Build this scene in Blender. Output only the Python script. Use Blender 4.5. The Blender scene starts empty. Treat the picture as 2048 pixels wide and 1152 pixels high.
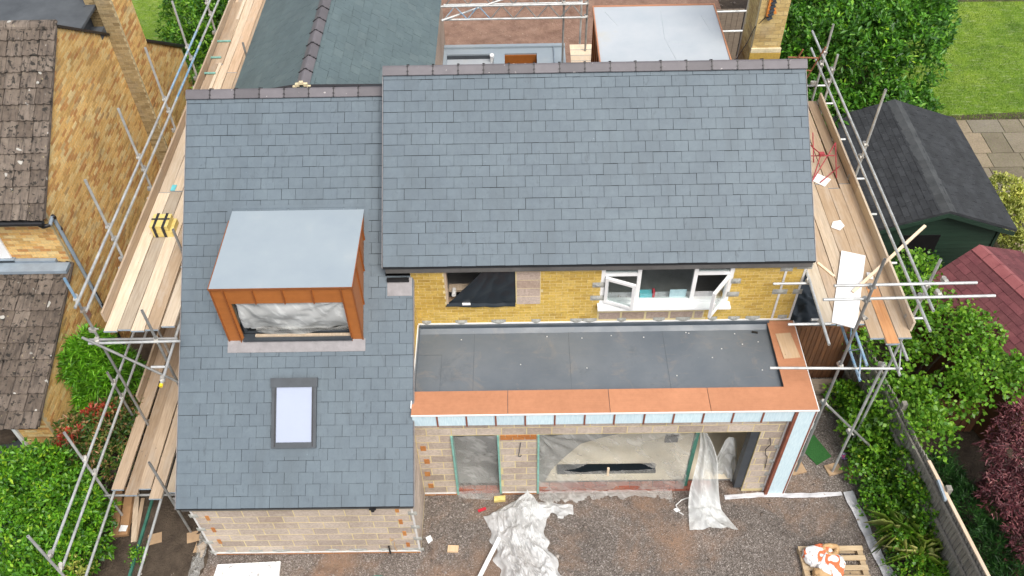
import bpy, bmesh, math, random
import numpy as np
from mathutils import Vector, Matrix, Euler, noise

R = math.radians
random.seed(7)
rng = np.random.default_rng(7)
sc = bpy.context.scene
col = sc.collection

# ------------------------------------------------------------------ camera
cam_d = bpy.data.cameras.new('camera')
cam = bpy.data.objects.new('camera', cam_d)
col.objects.link(cam)
CAM = Vector((6.0207577, -7.54013632, 15.60330201))
cx = Vector((0.99984367, -0.00424757, -0.01716387))
cd = Vector((-0.0147318, -0.73694085, -0.67579668))
cf = Vector((-0.00977826, 0.67594388, -0.73688822))
Mc = Matrix.Identity(4)
for i in range(3):
    Mc[i][0] = cx[i]; Mc[i][1] = -cd[i]; Mc[i][2] = -cf[i]; Mc[i][3] = CAM[i]
cam.matrix_world = Mc
cam_d.sensor_fit = 'HORIZONTAL'
cam_d.sensor_width = 36.0
cam_d.lens = 36.0 * 1766.23 / 2048.0
cam_d.clip_start = 0.1
cam_d.clip_end = 600.0
sc.camera = cam

# ------------------------------------------------------------------ world, sun, exposure
SUN_EL, SUN_AZ = 58.0, 150.0          # elevation, compass azimuth (from +y clockwise)
w = bpy.data.worlds.new('World')
sc.world = w
w.use_nodes = True
wn = w.node_tree.nodes
wl = w.node_tree.links
bg = wn['Background']
sky = wn.new('ShaderNodeTexSky')
sky.sky_type = 'NISHITA'
sky.sun_disc = False
sky.sun_elevation = R(SUN_EL)
sky.sun_rotation = R(SUN_AZ)
sky.dust_density = 4.0
sky.ozone_density = 1.0
hs = wn.new('ShaderNodeHueSaturation')          # overcast: a grey sky, not a blue one
hs.inputs['Saturation'].default_value = 0.38
wl.new(sky.outputs[0], hs.inputs['Color'])
wl.new(hs.outputs[0], bg.inputs[0])
bg.inputs[1].default_value = 0.14
sun_d = bpy.data.lights.new('sun', 'SUN')
sun_d.energy = 1.45
sun_d.angle = R(28)
sun_d.color = (1.0, 0.95, 0.87)
sun = bpy.data.objects.new('sun', sun_d)
col.objects.link(sun)
_az = R(SUN_AZ)
sdir = Vector((math.sin(_az) * math.cos(R(SUN_EL)), math.cos(_az) * math.cos(R(SUN_EL)), math.sin(R(SUN_EL))))
sun.rotation_euler = sdir.to_track_quat('Z', 'Y').to_euler()
sun.location = sdir * 60
sc.view_settings.view_transform = 'Standard'
sc.view_settings.look = 'None'
sc.view_settings.gamma = 1.0
sc.view_settings.use_curve_mapping = False
sc.view_settings.exposure = 0.68
sc.render.engine = 'CYCLES'
try:
    sc.cycles.transparent_max_bounces = 12
    sc.cycles.max_bounces = 6
except Exception:
    pass

# ------------------------------------------------------------------ object helpers
WP = {}          # world location of every object we make


def tag(o, label=None, cat=None, group=None, kind=None):
    if label: o['label'] = label
    if cat: o['category'] = cat
    if group: o['group'] = group
    if kind: o['kind'] = kind
    return o


def thing(name, label, cat, loc, group=None):
    o = bpy.data.objects.new(name, None)
    o.empty_display_size = 0.2
    col.objects.link(o)
    o.location = loc
    WP[o] = Vector(loc)
    return tag(o, label, cat, group)


def link(o, parent, wloc):
    col.objects.link(o)
    WP[o] = Vector(wloc)
    if parent is not None:
        o.parent = parent
        o.location = Vector(wloc) - WP[parent]
    else:
        o.location = wloc
    return o


def piece(name, me, M, parent):
    """one object sharing mesh data, placed by a world matrix"""
    o = bpy.data.objects.new(name, me)
    col.objects.link(o)
    o.parent = parent
    o.matrix_local = Matrix.Translation(-WP[parent]) @ M
    WP[o] = M.translation.copy()
    return o


class MB:
    def __init__(s):
        s.v = []; s.f = []; s.m = []; s.cur = 0

    def add(s, vs, fs):
        n = len(s.v)
        s.v.extend([tuple(x) for x in vs])
        for f in fs:
            s.f.append(tuple(i + n for i in f)); s.m.append(s.cur)

    def box(s, lo, hi):
        x0, y0, z0 = lo; x1, y1, z1 = hi
        s.add([(x0, y0, z0), (x1, y0, z0), (x1, y1, z0), (x0, y1, z0), (x0, y0, z1), (x1, y0, z1), (x1, y1, z1), (x0, y1, z1)],
              [(3, 2, 1, 0), (4, 5, 6, 7), (0, 1, 5, 4), (1, 2, 6, 5), (2, 3, 7, 6), (3, 0, 4, 7)])

    def mbox(s, M):
        vs = [M @ Vector((x, y, z)) for z in (-.5, .5) for (x, y) in ((-.5, -.5), (.5, -.5), (.5, .5), (-.5, .5))]
        s.add(vs, [(3, 2, 1, 0), (4, 5, 6, 7), (0, 1, 5, 4), (1, 2, 6, 5), (2, 3, 7, 6), (3, 0, 4, 7)])

    def poly(s, pts, t):
        """closed planar outline extruded by the vector t"""
        t = Vector(t); n = len(pts)
        vs = [Vector(p) for p in pts] + [Vector(p) + t for p in pts]
        fs = [tuple(range(n - 1, -1, -1)), tuple(range(n, 2 * n))]
        for i in range(n):
            j = (i + 1) % n
            fs.append((i, j, n + j, n + i))
        s.add(vs, fs)

    def tube(s, a, b, r, n=10, r2=None, hollow=False):
        a = Vector(a); b = Vector(b); d = (b - a).normalized()
        u = d.cross(Vector((0, 0, 1)))
        if u.length < 1e-3: u = Vector((1, 0, 0))
        u.normalize(); v = d.cross(u)
        r2 = r if r2 is None else r2
        vs = []
        for p, rr in ((a, r), (b, r2)):
            for i in range(n):
                t = 2 * math.pi * i / n
                vs.append(p + (u * math.cos(t) + v * math.sin(t)) * rr)
        fs = [(i, (i + 1) % n, n + (i + 1) % n, n + i) for i in range(n)]
        if hollow:
            k = 2 * n
            for p, dd in ((a, d), (b, -d)):
                for i in range(n):
                    t = 2 * math.pi * i / n
                    vs.append(p + (u * math.cos(t) + v * math.sin(t)) * r * .8)
                for i in range(n):
                    t = 2 * math.pi * i / n
                    vs.append(p + dd * r * 2.5 + (u * math.cos(t) + v * math.sin(t)) * r * .8)
            for e, o0 in ((0, 0), (1, n)):
                q = k + e * 2 * n
                for i in range(n):
                    j = (i + 1) % n
                    fs.append((o0 + i, o0 + j, q + j, q + i))
                    fs.append((q + i, q + j, q + n + j, q + n + i))
                fs.append(tuple(q + n + i for i in range(n)))
        else:
            fs += [tuple(range(n - 1, -1, -1)), tuple(range(n, 2 * n))]
        s.add(vs, fs)

    def path(s, pts, r, n=8):
        for a, b in zip(pts[:-1], pts[1:]): s.tube(a, b, r, n)

    def mesh(s, name, mats, off=(0, 0, 0), smooth=False):
        me = bpy.data.meshes.new(name)
        o = Vector(off)
        me.from_pydata([(x - o.x, y - o.y, z - o.z) for x, y, z in s.v], [], s.f)
        mats = mats if isinstance(mats, (list, tuple)) else [mats]
        for m in mats: me.materials.append(m)
        if len(mats) > 1: me.polygons.foreach_set('material_index', s.m)
        if smooth: me.polygons.foreach_set('use_smooth', [True] * len(me.polygons))
        me.update()
        return me

    def build(s, name, mats, parent=None, smooth=False, origin=None):
        if origin is None:
            a = np.array(s.v)
            origin = ((a[:, 0].min() + a[:, 0].max()) / 2, (a[:, 1].min() + a[:, 1].max()) / 2, a[:, 2].min())
        o = bpy.data.objects.new(name, s.mesh(name, mats, origin, smooth))
        return link(o, parent, origin)


def bx(name, lo, hi, mat, parent=None):
    m = MB(); m.box(lo, hi); return m.build(name, mat, parent)


_unit = {}


def unit_box(mat):
    if mat.name not in _unit:
        m = MB(); m.mbox(Matrix.Identity(4))
        _unit[mat.name] = m.mesh('piece_' + mat.name, mat)
    return _unit[mat.name]


def frame_M(o, u, v, n, sx, sy, sz):
    """world matrix of a unit box: centre o, axes u v n, sizes"""
    M = Matrix.Identity(4)
    for i in range(3):
        M[i][0] = u[i] * sx; M[i][1] = v[i] * sy; M[i][2] = n[i] * sz; M[i][3] = o[i]
    return M


def grid(nu, nv, f, keep=None):
    m = MB()
    pts = [f(i / nu, j / nv) for j in range(nv + 1) for i in range(nu + 1)]
    fs = []
    for j in range(nv):
        for i in range(nu):
            if keep and not keep((i + .5) / nu, (j + .5) / nv): continue
            a = j * (nu + 1) + i
            fs.append((a, a + 1, a + nu + 2, a + nu + 1))
    m.add(pts, fs)
    return m


def ns(x, y, z=0.0): return noise.noise(Vector((x, y, z)))


def ridged(x, y, z=0.0, oc=2):
    t = 0; a = 1; q = 1
    for _ in range(oc):
        t += a * (1 - 2.2 * abs(noise.noise(Vector((x * q, y * q, z * q + q)))))
        a *= .55; q *= 2.1
    return t


# ------------------------------------------------------------------ materials
def newmat(name):
    m = bpy.data.materials.new(name); m.use_nodes = True
    nt = m.node_tree
    return m, nt, nt.nodes['Principled BSDF']


def nd(nt, t, **k):
    n = nt.nodes.new(t)
    for a, b in k.items():
        if a.startswith('_'): n.inputs[int(a[1:])].default_value = b
        else: setattr(n, a, b)
    return n


def ramp(nt, fac, stops, interp='LINEAR'):
    r = nt.nodes.new('ShaderNodeValToRGB')
    r.color_ramp.interpolation = interp
    e = r.color_ramp.elements
    while len(e) < len(stops): e.new(0.5)
    for i, (p, c) in enumerate(stops):
        e[i].position = p
        e[i].color = (*c, 1) if len(c) == 3 else c
    nt.links.new(fac, r.inputs[0])
    return r.outputs[0]


def coords(nt, kind='pos', scale=(1, 1, 1)):
    if kind == 'pos':
        out = nd(nt, 'ShaderNodeNewGeometry').outputs['Position']
    else:
        out = nd(nt, 'ShaderNodeTexCoord').outputs['Object']
    if kind == 'obj':
        oi = nd(nt, 'ShaderNodeObjectInfo')
        ad = nd(nt, 'ShaderNodeVectorMath', operation='MULTIPLY_ADD')
        nt.links.new(oi.outputs['Random'], ad.inputs[0]); ad.inputs[1].default_value = (37, 53, 71)
        nt.links.new(out, ad.inputs[2]); out = ad.outputs[0]
    mp = nd(nt, 'ShaderNodeMapping')
    mp.inputs['Scale'].default_value = scale
    nt.links.new(out, mp.inputs[0])
    return mp.outputs[0]


def noi(nt, vec, scale, detail=4, rough=.55, dist=0):
    n = nd(nt, 'ShaderNodeTexNoise')
    n.inputs['Scale'].default_value = scale; n.inputs['Detail'].default_value = detail
    n.inputs['Roughness'].default_value = rough; n.inputs['Distortion'].default_value = dist
    nt.links.new(vec, n.inputs['Vector'])
    return n.outputs['Fac']


def mixc(nt, a, b, fac, mode='MIX'):
    m = nd(nt, 'ShaderNodeMix', data_type='RGBA', blend_type=mode)
    for sock, val in ((m.inputs[0], fac), (m.inputs[6], a), (m.inputs[7], b)):
        if hasattr(val, 'is_linked') or hasattr(val, 'links'): nt.links.new(val, sock)
        elif isinstance(val, (int, float)): sock.default_value = val
        else: sock.default_value = (*val, 1)
    return m.outputs[2]


def prand(nt):
    """one random value per piece, whether it is its own object or an island of a joined mesh"""
    oi = nd(nt, 'ShaderNodeObjectInfo'); g = nd(nt, 'ShaderNodeNewGeometry')
    a = nd(nt, 'ShaderNodeMath', operation='ADD'); f = nd(nt, 'ShaderNodeMath', operation='FRACT')
    nt.links.new(oi.outputs['Random'], a.inputs[0]); nt.links.new(g.outputs['Random Per Island'], a.inputs[1])
    nt.links.new(a.outputs[0], f.inputs[0])
    return f.outputs[0]


def bump(nt, bs, h, strength=.3, dist=.01):
    b = nd(nt, 'ShaderNodeBump')
    b.inputs['Strength'].default_value = strength; b.inputs['Distance'].default_value = dist
    nt.links.new(h, b.inputs['Height']); nt.links.new(b.outputs[0], bs.inputs['Normal'])


def gmat(name, stops, rough=.7, scale=3, stretch=(1, 1, 1), kind='pos', per=None, speck=None, bmp=(.2, .005, 40), metal=0, spec=.5, detail=5):
    """general surface: noise ramp, optional per-piece ramp multiplied in, optional specks (scale, threshold, colour), bump"""
    m, nt, bs = newmat(name)
    v = coords(nt, kind, stretch)
    c = ramp(nt, noi(nt, v, scale, detail, .6), stops)
    if per:
        c = mixc(nt, c, ramp(nt, prand(nt), per), 1.0, 'MULTIPLY')
    if speck:
        for (sca, th, colr) in speck:
            n = noi(nt, coords(nt, kind), sca, 2, .5)
            f = ramp(nt, n, [(th, (0, 0, 0)), (min(1, th + .05), (1, 1, 1))])
            c = mixc(nt, c, colr, f)
    nt.links.new(c, bs.inputs['Base Color'])
    bs.inputs['Roughness'].default_value = rough
    bs.inputs['Metallic'].default_value = metal
    bs.inputs['Specular IOR Level'].default_value = spec
    if bmp: bump(nt, bs, noi(nt, v, bmp[2], 4, .6), bmp[0], bmp[1])
    return m


def g3(c, a=.8, b=1.2):
    return [(.3, tuple(x * a for x in c)), (.7, tuple(min(1, x * b) for x in c))]


PERN = [(0, (.78, .78, .78)), (1, (1.12, 1.12, 1.12))]
M = {}


def slate_mat(name, base, tint):
    m, nt, bs = newmat(name)
    v = coords(nt, 'pos')
    r = prand(nt)
    c = ramp(nt, r, [(0, tuple(x * .965 for x in base)), (.35, tuple(x * .98 for x in base)), (.7, tuple(x * 1.03 for x in base)), (.95, tint), (1, tuple(x * 1.04 for x in base))])
    c = mixc(nt, c, ramp(nt, noi(nt, v, 1.3, 5, .6), [(.3, (.88, .89, .91)), (.7, (1.08, 1.08, 1.07))]), 1, 'MULTIPLY')
    c = mixc(nt, c, ramp(nt, noi(nt, v, 9, 6, .7, .5), [(.3, (.90, .91, .93)), (.72, (1.07, 1.07, 1.06))]), 1, 'MULTIPLY')
    # dark handling scuffs and pale chalk marks
    sv = coords(nt, 'pos', (9, 3.2, 3.2))
    c = mixc(nt, c, tuple(x * .62 for x in base), ramp(nt, noi(nt, sv, 1.7, 3, .6, .8), [(.61, (0, 0, 0)), (.74, (.7, .7, .7))]))
    wv = coords(nt, 'pos', (1.6, .42, .42))
    c = mixc(nt, c, tuple(x * .80 for x in base), ramp(nt, noi(nt, wv, 1.5, 4, .6, .3), [(.50, (0, 0, 0)), (.70, (.75, .75, .75))]))
    c = mixc(nt, c, tuple(min(1, x * 1.9) for x in base), ramp(nt, noi(nt, v, 26, 2, .5), [(.74, (0, 0, 0)), (.80, (.7, .7, .7))]))
    nt.links.new(c, bs.inputs['Base Color'])
    bs.inputs['Roughness'].default_value = .58
    bump(nt, bs, noi(nt, v, 34, 5, .65), .35, .004)
    return m


M['slate'] = slate_mat('slate', (.103, .134, .158), (.106, .138, .161))
M['slate_green'] = slate_mat('slate_green', (.098, .135, .142), (.112, .148, .152))
M['deck'] = gmat('roof_underlay', g3((.012, .014, .017)), .9)  # near-black, so gaps between slates stand in for shadow lines
M['ridge'] = gmat('ridge_clay', g3((.125, .115, .124), .9, 1.08), .6, 6, per=PERN, speck=[(18, .72, (.4, .37, .36))], bmp=(.25, .004, 60))
M['clip'] = gmat('black_clip', g3((.018, .016, .018)), .45)
M['mortar_y'] = gmat('yellow_mortar', [(.3, (.56, .45, .22)), (.7, (.68, .58, .34))], .9, 5, bmp=(.6, .01, 50))
M['mortar_b'] = gmat('buff_mortar', [(.3, (.42, .33, .18)), (.7, (.56, .47, .29))], .9, 5, bmp=(.6, .01, 50))
M['cream_mortar'] = gmat('cream_mortar', g3((.62, .53, .34)), .9, 12, bmp=(.8, .01, 40))


def masonry_mat(name, stops, wash=None, rough=.85, bump_s=.5, bsc=60, speck=None):
    m, nt, bs = newmat(name)
    v = coords(nt, 'pos')
    c = ramp(nt, prand(nt), stops)
    c = mixc(nt, c, ramp(nt, noi(nt, v, 22, 5, .7), [(.25, (.72, .70, .68)), (.75, (1.22, 1.2, 1.18))]), 1, 'MULTIPLY')
    c = mixc(nt, c, ramp(nt, noi(nt, v, .9, 4, .6), [(.3, (.80, .78, .74)), (.7, (1.12, 1.12, 1.12))]), 1, 'MULTIPLY')
    if wash:
        c = mixc(nt, c, wash[0], ramp(nt, noi(nt, v, wash[1], 4, .65), [(wash[2], (0, 0, 0)), (wash[2] + .18, (wash[3],) * 3)]))
    if speck:
        c = mixc(nt, c, speck[2], ramp(nt, noi(nt, v, speck[0], 2), [(speck[1], (0, 0, 0)), (speck[1] + .04, (1, 1, 1))]))
    nt.links.new(c, bs.inputs['Base Color'])
    bs.inputs['Roughness'].default_value = rough
    bump(nt, bs, noi(nt, v, bsc, 5, .7), bump_s, .008)
    return m


M['brick_y'] = masonry_mat('yellow_brick', [(0, (.47, .31, .062)), (.25, (.55, .385, .085)), (.6, (.585, .41, .10)), (.9, (.61, .44, .125)), (1, (.43, .285, .06))], ((.50, .32, .07), 3.0, .6, .5))
M['brick_buff'] = masonry_mat('buff_brick', [(0, (0.501, 0.254, 0.09)), (0.12, (0.61, 0.323, 0.114)), (0.26, (0.567, 0.364, 0.129)), (0.42, (0.742, 0.47, 0.163)), (0.62, (0.775, 0.511, 0.197)), (0.82, (0.786, 0.574, 0.25)), (0.93, (0.786, 0.626, 0.319)), (1, (0.436, 0.27, 0.114))])
M['brick_stock'] = masonry_mat('stock_brick', [(0, (.36, .25, .10)), (.5, (.50, .37, .15)), (1, (.58, .45, .21))], ((.34, .27, .18), 2.5, .55, .5))
M['brick_grey'] = masonry_mat('grey_brown_brick', [(0, (.24, .175, .085)), (.5, (.33, .25, .125)), (1, (.40, .31, .17))], ((.24, .20, .14), 2.0, .5, .6))  # darker, greyer brick for the neighbour chimney's front faces
M['brick_red'] = masonry_mat('red_brick', [(0, (.28, .08, .055)), (.5, (.36, .12, .08)), (1, (.42, .2, .14))], ((.5, .42, .36), 5, .55, .6))
M['brick_orange'] = masonry_mat('orange_brick', [(0, (.40, .15, .04)), (1, (.5, .23, .07))])
M['block'] = masonry_mat('concrete_block', [(0, (.36, .305, .265)), (.4, (.46, .395, .345)), (.75, (.55, .48, .42)), (1, (.41, .34, .29))], ((.62, .54, .42), 3.2, .56, .4), .92, .9, 90)
M['block_pink'] = masonry_mat('pink_block', [(0, (.36, .27, .21)), (.5, (.43, .34, .29)), (1, (.49, .41, .36))], ((.55, .47, .38), 4, .58, .6), .92, .9, 90)

M['cop'] = None


def brushed(name, base, rough=.42, metal=.0):
    m, nt, bs = newmat(name)
    v = coords(nt, 'pos', (.35, 60, 6))
    c = ramp(nt, noi(nt, v, 3, 4, .6), [(.3, tuple(x * .93 for x in base)), (.7, tuple(min(1, x * 1.06) for x in base))])
    c = mixc(nt, c, ramp(nt, noi(nt, coords(nt, 'pos'), 1.4, 4, .6), [(.3, (.92, .9, .88)), (.7, (1.06, 1.06, 1.06))]), 1, 'MULTIPLY')
    c = mixc(nt, c, ramp(nt, noi(nt, coords(nt, 'pos'), 9, 5, .7), [(.25, (.9, .88, .86)), (.6, (1.03, 1.03, 1.03))]), 1, 'MULTIPLY')
    c = mixc(nt, c, ramp(nt, prand(nt), [(0, (.95, .95, .95)), (1, (1.04, 1.04, 1.04))]), 1, 'MULTIPLY')
    nt.links.new(c, bs.inputs['Base Color'])
    bs.inputs['Roughness'].default_value = rough
    bs.inputs['Metallic'].default_value = metal
    bump(nt, bs, noi(nt, coords(nt, 'pos'), 2.2, 2, .5), .12, .03)
    return m


M['cop'] = brushed('orange_coping', (.475, .215, .113), .55)
M['rust'] = brushed('rust_cladding', (.365, .125, .027), .5)
M['rust_d'] = brushed('rust_seam', (.25, .08, .02), .5)
M['batten'] = gmat('brown_batten', g3((.22, .07, .04)), .7, 8)
M['blue'] = gmat('blue_insulation', [(.3, (.50, .66, .72)), (.7, (.66, .80, .84))], .75, 7, (6, 1, 1), bmp=(.15, .003, 60), per=[(0, (.9, .9, .92)), (1, (1.05, 1.05, 1.05))], speck=[(14, .74, (.42, .55, .6))])
M['white'] = gmat('white_plastic', g3((.80, .80, .79), .95, 1.04), .35, 4, bmp=None)
M['bead'] = gmat('white_bead', g3((.62, .61, .59), .85, 1.08), .6, 14)
M['blob'] = gmat('grey_adhesive', g3((.34, .34, .31)), .9, 20, bmp=(.8, .02, 30))
M['lead'] = gmat('lead_flashing', g3((.25, .236, .240), .85, 1.12), .6, 7, bmp=(.5, .012, 14))
M['lead_b'] = gmat('blue_lead', g3((.24, .29, .34), .85, 1.12), .5, 5, bmp=(.4, .01, 16))
M['dgrey'] = gmat('grey_metal', g3((.045, .053, .062)), .45, 4, bmp=None)
M['fascia'] = gmat('dark_fascia', g3((.10, .098, .095)), .6, 4, bmp=None)
M['black'] = gmat('black_plastic', g3((.014, .014, .015)), .35, 5)
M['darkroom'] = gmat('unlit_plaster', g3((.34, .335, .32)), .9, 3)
M['plaster'] = gmat('cream_plaster', g3((.60, .54, .43), .9, 1.06), .9, 2)
M['screed'] = gmat('daylit_dusty_screed', g3((.70, .62, .48), .86, 1.08), .9, 2.5, bmp=(.3, .01, 30))
M['film'] = gmat('blind_film', g3((.355, .395, .50), .97, 1.03), .45, 2, bmp=None, spec=.2)
M['yellow'] = gmat('yellow_wrap', [(.3, (.62, .47, .13)), (.7, (.74, .60, .24))], .5, 12, bmp=(.5, .01, 30))
M['tape'] = gmat('black_tape', g3((.02, .02, .025)), .4)
M['cyan'] = gmat('cyan_card', g3((.15, .55, .6)), .6)
M['jade'] = gmat('jade_strap', g3((.20, .42, .36)), .5, 10)
M['red'] = gmat('red_paint', g3((.33, .04, .05)), .6, 10, speck=[(30, .6, (.25, .12, .1))])
M['redp'] = gmat('red_packet', g3((.6, .03, .05)), .4)
M['yellowcap'] = gmat('yellow_cap', g3((.8, .6, .03)), .4)
M['rusty'] = gmat('rusty_steel', g3((.24, .10, .05)), .85, 14)
M['paper'] = gmat('white_paper', g3((.80, .80, .79), .96, 1.03), .7, 4)
M['board_w'] = gmat('white_laminate', g3((.83, .83, .82), .97, 1.02), .35, 3, bmp=None)
M['green_r'] = gmat('green_rail', g3((.04, .15, .11)), .5, 6)
M['turf_mat'] = gmat('green_matting', [(.3, (.02, .10, .02)), (.7, (.04, .17, .035))], .95, 40, bmp=(1, .02, 120))
M['carton'] = gmat('brown_carton', g3((.34, .19, .09)), .8, 5)
M['tarp'] = gmat('black_tarpaulin', g3((.012, .018, .024)), .28, 3)
M['orange'] = gmat('orange_strap', g3((.65, .22, .04)), .6)
M['polyst'] = gmat('scuffed_white_board', [(.3, (.70, .70, .68)), (.7, (.84, .84, .83))], .6, 4, speck=[(11, .62, (.38, .38, .37))])
M['geo'] = gmat('white_geotextile', [(.3, (.46, .45, .46)), (.7, (.66, .65, .67))], .9, 6, bmp=(.6, .02, 18), speck=[(9, .66, (.30, .25, .2))])
M['base_ply'] = gmat('sole_board', g3((.40, .27, .16)), .85, 6)
M['sleeper'] = gmat('old_sleeper', g3((.20, .16, .12)), .9, 5, (1, 6, 6))
M['soil'] = gmat('dark_soil', [(.3, (.045, .031, .021)), (.7, (.095, .070, .048))], .95, 5, bmp=(1, .04, 25))

M['conc'] = gmat('grey_concrete', g3((.26, .255, .24)), .9, 2, bmp=(.3, .01, 30))
# timber
def timber(name, stops, per, stretch=(14, .9, 14), scuff=None, rough=.8):
    m, nt, bs = newmat(name)
    v = coords(nt, 'obj', stretch)
    c = ramp(nt, noi(nt, v, 2.2, 6, .65, .4), stops)
    c = mixc(nt, c, ramp(nt, prand(nt), per), 1, 'MULTIPLY')
    v2 = coords(nt, 'obj', (2.5, .8, 2.5))
    avg = tuple(sum(q[1][i] for q in stops) / len(stops) for i in range(3)); gr = sum(avg) / 3
    c = mixc(nt, c, tuple(.55 * a_ + .35 * gr for a_ in avg), ramp(nt, noi(nt, v2, 1.6, 5, .7), [(.5, (0, 0, 0)), (.72, (.55, .55, .55))]))
    v3 = coords(nt, 'obj', (6, 3, 6))
    c = mixc(nt, c, tuple(.32 * a_ for a_ in avg), ramp(nt, noi(nt, v3, 2.6, 2, .5), [(.73, (0, 0, 0)), (.79, (.8, .8, .8))]))
    if scuff: c = mixc(nt, c, scuff[0], ramp(nt, noi(nt, v2, .8, 3), [(scuff[1], (0, 0, 0)), (scuff[1] + .15, (.9, .9, .9))]))
    nt.links.new(c, bs.inputs['Base Color'])
    bs.inputs['Roughness'].default_value = rough
    bump(nt, bs, noi(nt, v, 5, 5, .65), .35, .004)
    return m


PERT = [(0, (.66, .58, .50)), (.25, (.95, .86, .78)), (.45, (1.02, .97, .92)), (.65, (1.18, 1.18, 1.16)), (.82, (.86, .89, .90)), (1, (1.02, .82, .68))]
M['board'] = timber('scaffold_timber', [(.28, (.46, .36, .25)), (.5, (.57, .465, .345)), (.75, (.67, .575, .45))], PERT)
M['board_wet'] = timber('orange_stained_timber', [(.28, (.40, .17, .06)), (.75, (.55, .29, .13))], PERN)
M['board_old'] = timber('worn_timber', [(.28, (.33, .255, .18)), (.5, (.43, .345, .255)), (.75, (.53, .44, .335))], PERT)
M['pallet'] = timber('pallet_timber', [(.3, (.40, .29, .17)), (.7, (.56, .43, .27))], PERN, (2, 12, 12))
M['ply'] = timber('pale_plywood', [(.3, (.56, .37, .21)), (.7, (.68, .49, .31))], PERN, (14, 1, 14))
M['lath'] = timber('fresh_pine', [(.3, (.66, .50, .34)), (.7, (.78, .64, .47))], PERN)
M['fence_b'] = timber('brown_fence_board', [(.3, (.10, .042, .018)), (.7, (.19, .085, .035))], [(0, (.75, .72, .7)), (1, (1.2, 1.18, 1.15))], (12, 12, .9))
M['fence_g'] = timber('weathered_fence_board', [(.3, (.18, .165, .14)), (.7, (.34, .315, .275))], PERN, (12, 12, .9))
M['shed_g'] = gmat('dark_green_board', [(.3, (.010, .030, .019)), (.7, (.022, .050, .031))], .6, 6, (.3, 3, 12), per=PERN)
M['endband'] = gmat('steel_end_band', g3((.30, .36, .42)), .5, 12)

# galvanised tube
def galv(name, base, var=.6, rough=.5):
    m, nt, bs = newmat(name)
    v = coords(nt, 'pos')
    c = ramp(nt, noi(nt, v, 5, 5, .6), [(.3, tuple(x * .7 for x in base)), (.7, tuple(min(1, x * 1.2) for x in base))])
    c = mixc(nt, c, (.26, .19, .13), ramp(nt, noi(nt, v, 2.1, 5, .7), [(.58, (0, 0, 0)), (.75, (var,) * 3)]))
    nt.links.new(c, bs.inputs['Base Color']); bs.inputs['Roughness'].default_value = rough
    bs.inputs['Metallic'].default_value = .45
    bump(nt, bs, noi(nt, v, 60, 3), .2, .003)
    return m


M['tube'] = galv('galvanised_tube', (.52, .53, .52))
M['tube_d'] = galv('dull_tube', (.30, .30, .29), .8, .6)
M['tube_b'] = gmat('blue_painted_tube', [(.35, (.13, .27, .43)), (.62, (.32, .40, .46))], .5, 6, speck=[(6, .62, (.45, .46, .45))])
M['coupler'] = galv('coupler_steel', (.46, .44, .40), .9, .55)

# concrete roof tile with lichen
def tile_mat():
    m, nt, bs = newmat('lichen_tile')
    v = coords(nt, 'pos')
    c = ramp(nt, prand(nt), [(0, (.115, .090, .072)), (.5, (.150, .120, .098)), (1, (.19, .155, .128))])
    c = mixc(nt, c, ramp(nt, noi(nt, v, 6, 6, .7), [(.3, (.66, .64, .62)), (.7, (1.25, 1.25, 1.22))]), 1, 'MULTIPLY')
    sv = coords(nt, 'pos', (13, 1.6, 1.6))
    c = mixc(nt, c, (.035, .029, .025), ramp(nt, noi(nt, sv, 1.6, 4, .65), [(.50, (0, 0, 0)), (.64, (.6, .6, .6))]))
    c = mixc(nt, c, (.02, .018, .015), ramp(nt, noi(nt, v, 10, 3, .6), [(.57, (0, 0, 0)), (.62, (.9, .9, .9))]))
    c = mixc(nt, c, (.46, .45, .41), ramp(nt, noi(nt, v, 5.5, 1, .3), [(.725, (0, 0, 0)), (.745, (.9, .9, .9))]))
    c = mixc(nt, c, (.40, .34, .18), ramp(nt, noi(nt, v, 19, 2, .4), [(.73, (0, 0, 0)), (.77, (.8, .8, .8))]))
    nt.links.new(c, bs.inputs['Base Color']); bs.inputs['Roughness'].default_value = .95
    bump(nt, bs, noi(nt, v, 45, 6, .75), .9, .012)
    return m


M['tile'] = tile_mat()

# flat roof membrane
def membrane():
    m, nt, bs = newmat('grey_membrane')
    v = coords(nt, 'pos')
    c = ramp(nt, noi(nt, v, 1.1, 5, .6), [(.3, (.105, .125, .147)), (.7, (.150, .168, .185))])
    c = mixc(nt, c, (.245, .215, .185), ramp(nt, noi(nt, v, 1.7, 6, .75, .7), [(.55, (0, 0, 0)), (.74, (.6, .6, .6))]))
    c = mixc(nt, c, (.050, .058, .070), ramp(nt, noi(nt, v, 1.1, 6, .7, .4), [(.58, (0, 0, 0)), (.74, (.55, .55, .55))]))
    sv = coords(nt, 'pos', (1.2, 7, 1))
    c = mixc(nt, c, (.20, .19, .175), ramp(nt, noi(nt, sv, 2.3, 5, .7), [(.58, (0, 0, 0)), (.72, (.4, .4, .4))]))
    c = mixc(nt, c, (.42, .42, .41), ramp(nt, noi(nt, v, 30, 2), [(.77, (0, 0, 0)), (.80, (.8, .8, .8))]))
    nt.links.new(c, bs.inputs['Base Color'])
    rr = ramp(nt, noi(nt, v, 1.6, 4), [(.3, (.34, .34, .34)), (.7, (.6, .6, .6))])
    nt.links.new(rr, bs.inputs['Roughness'])
    bump(nt, bs, noi(nt, v, 2.5, 3), .15, .02)
    return m


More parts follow.
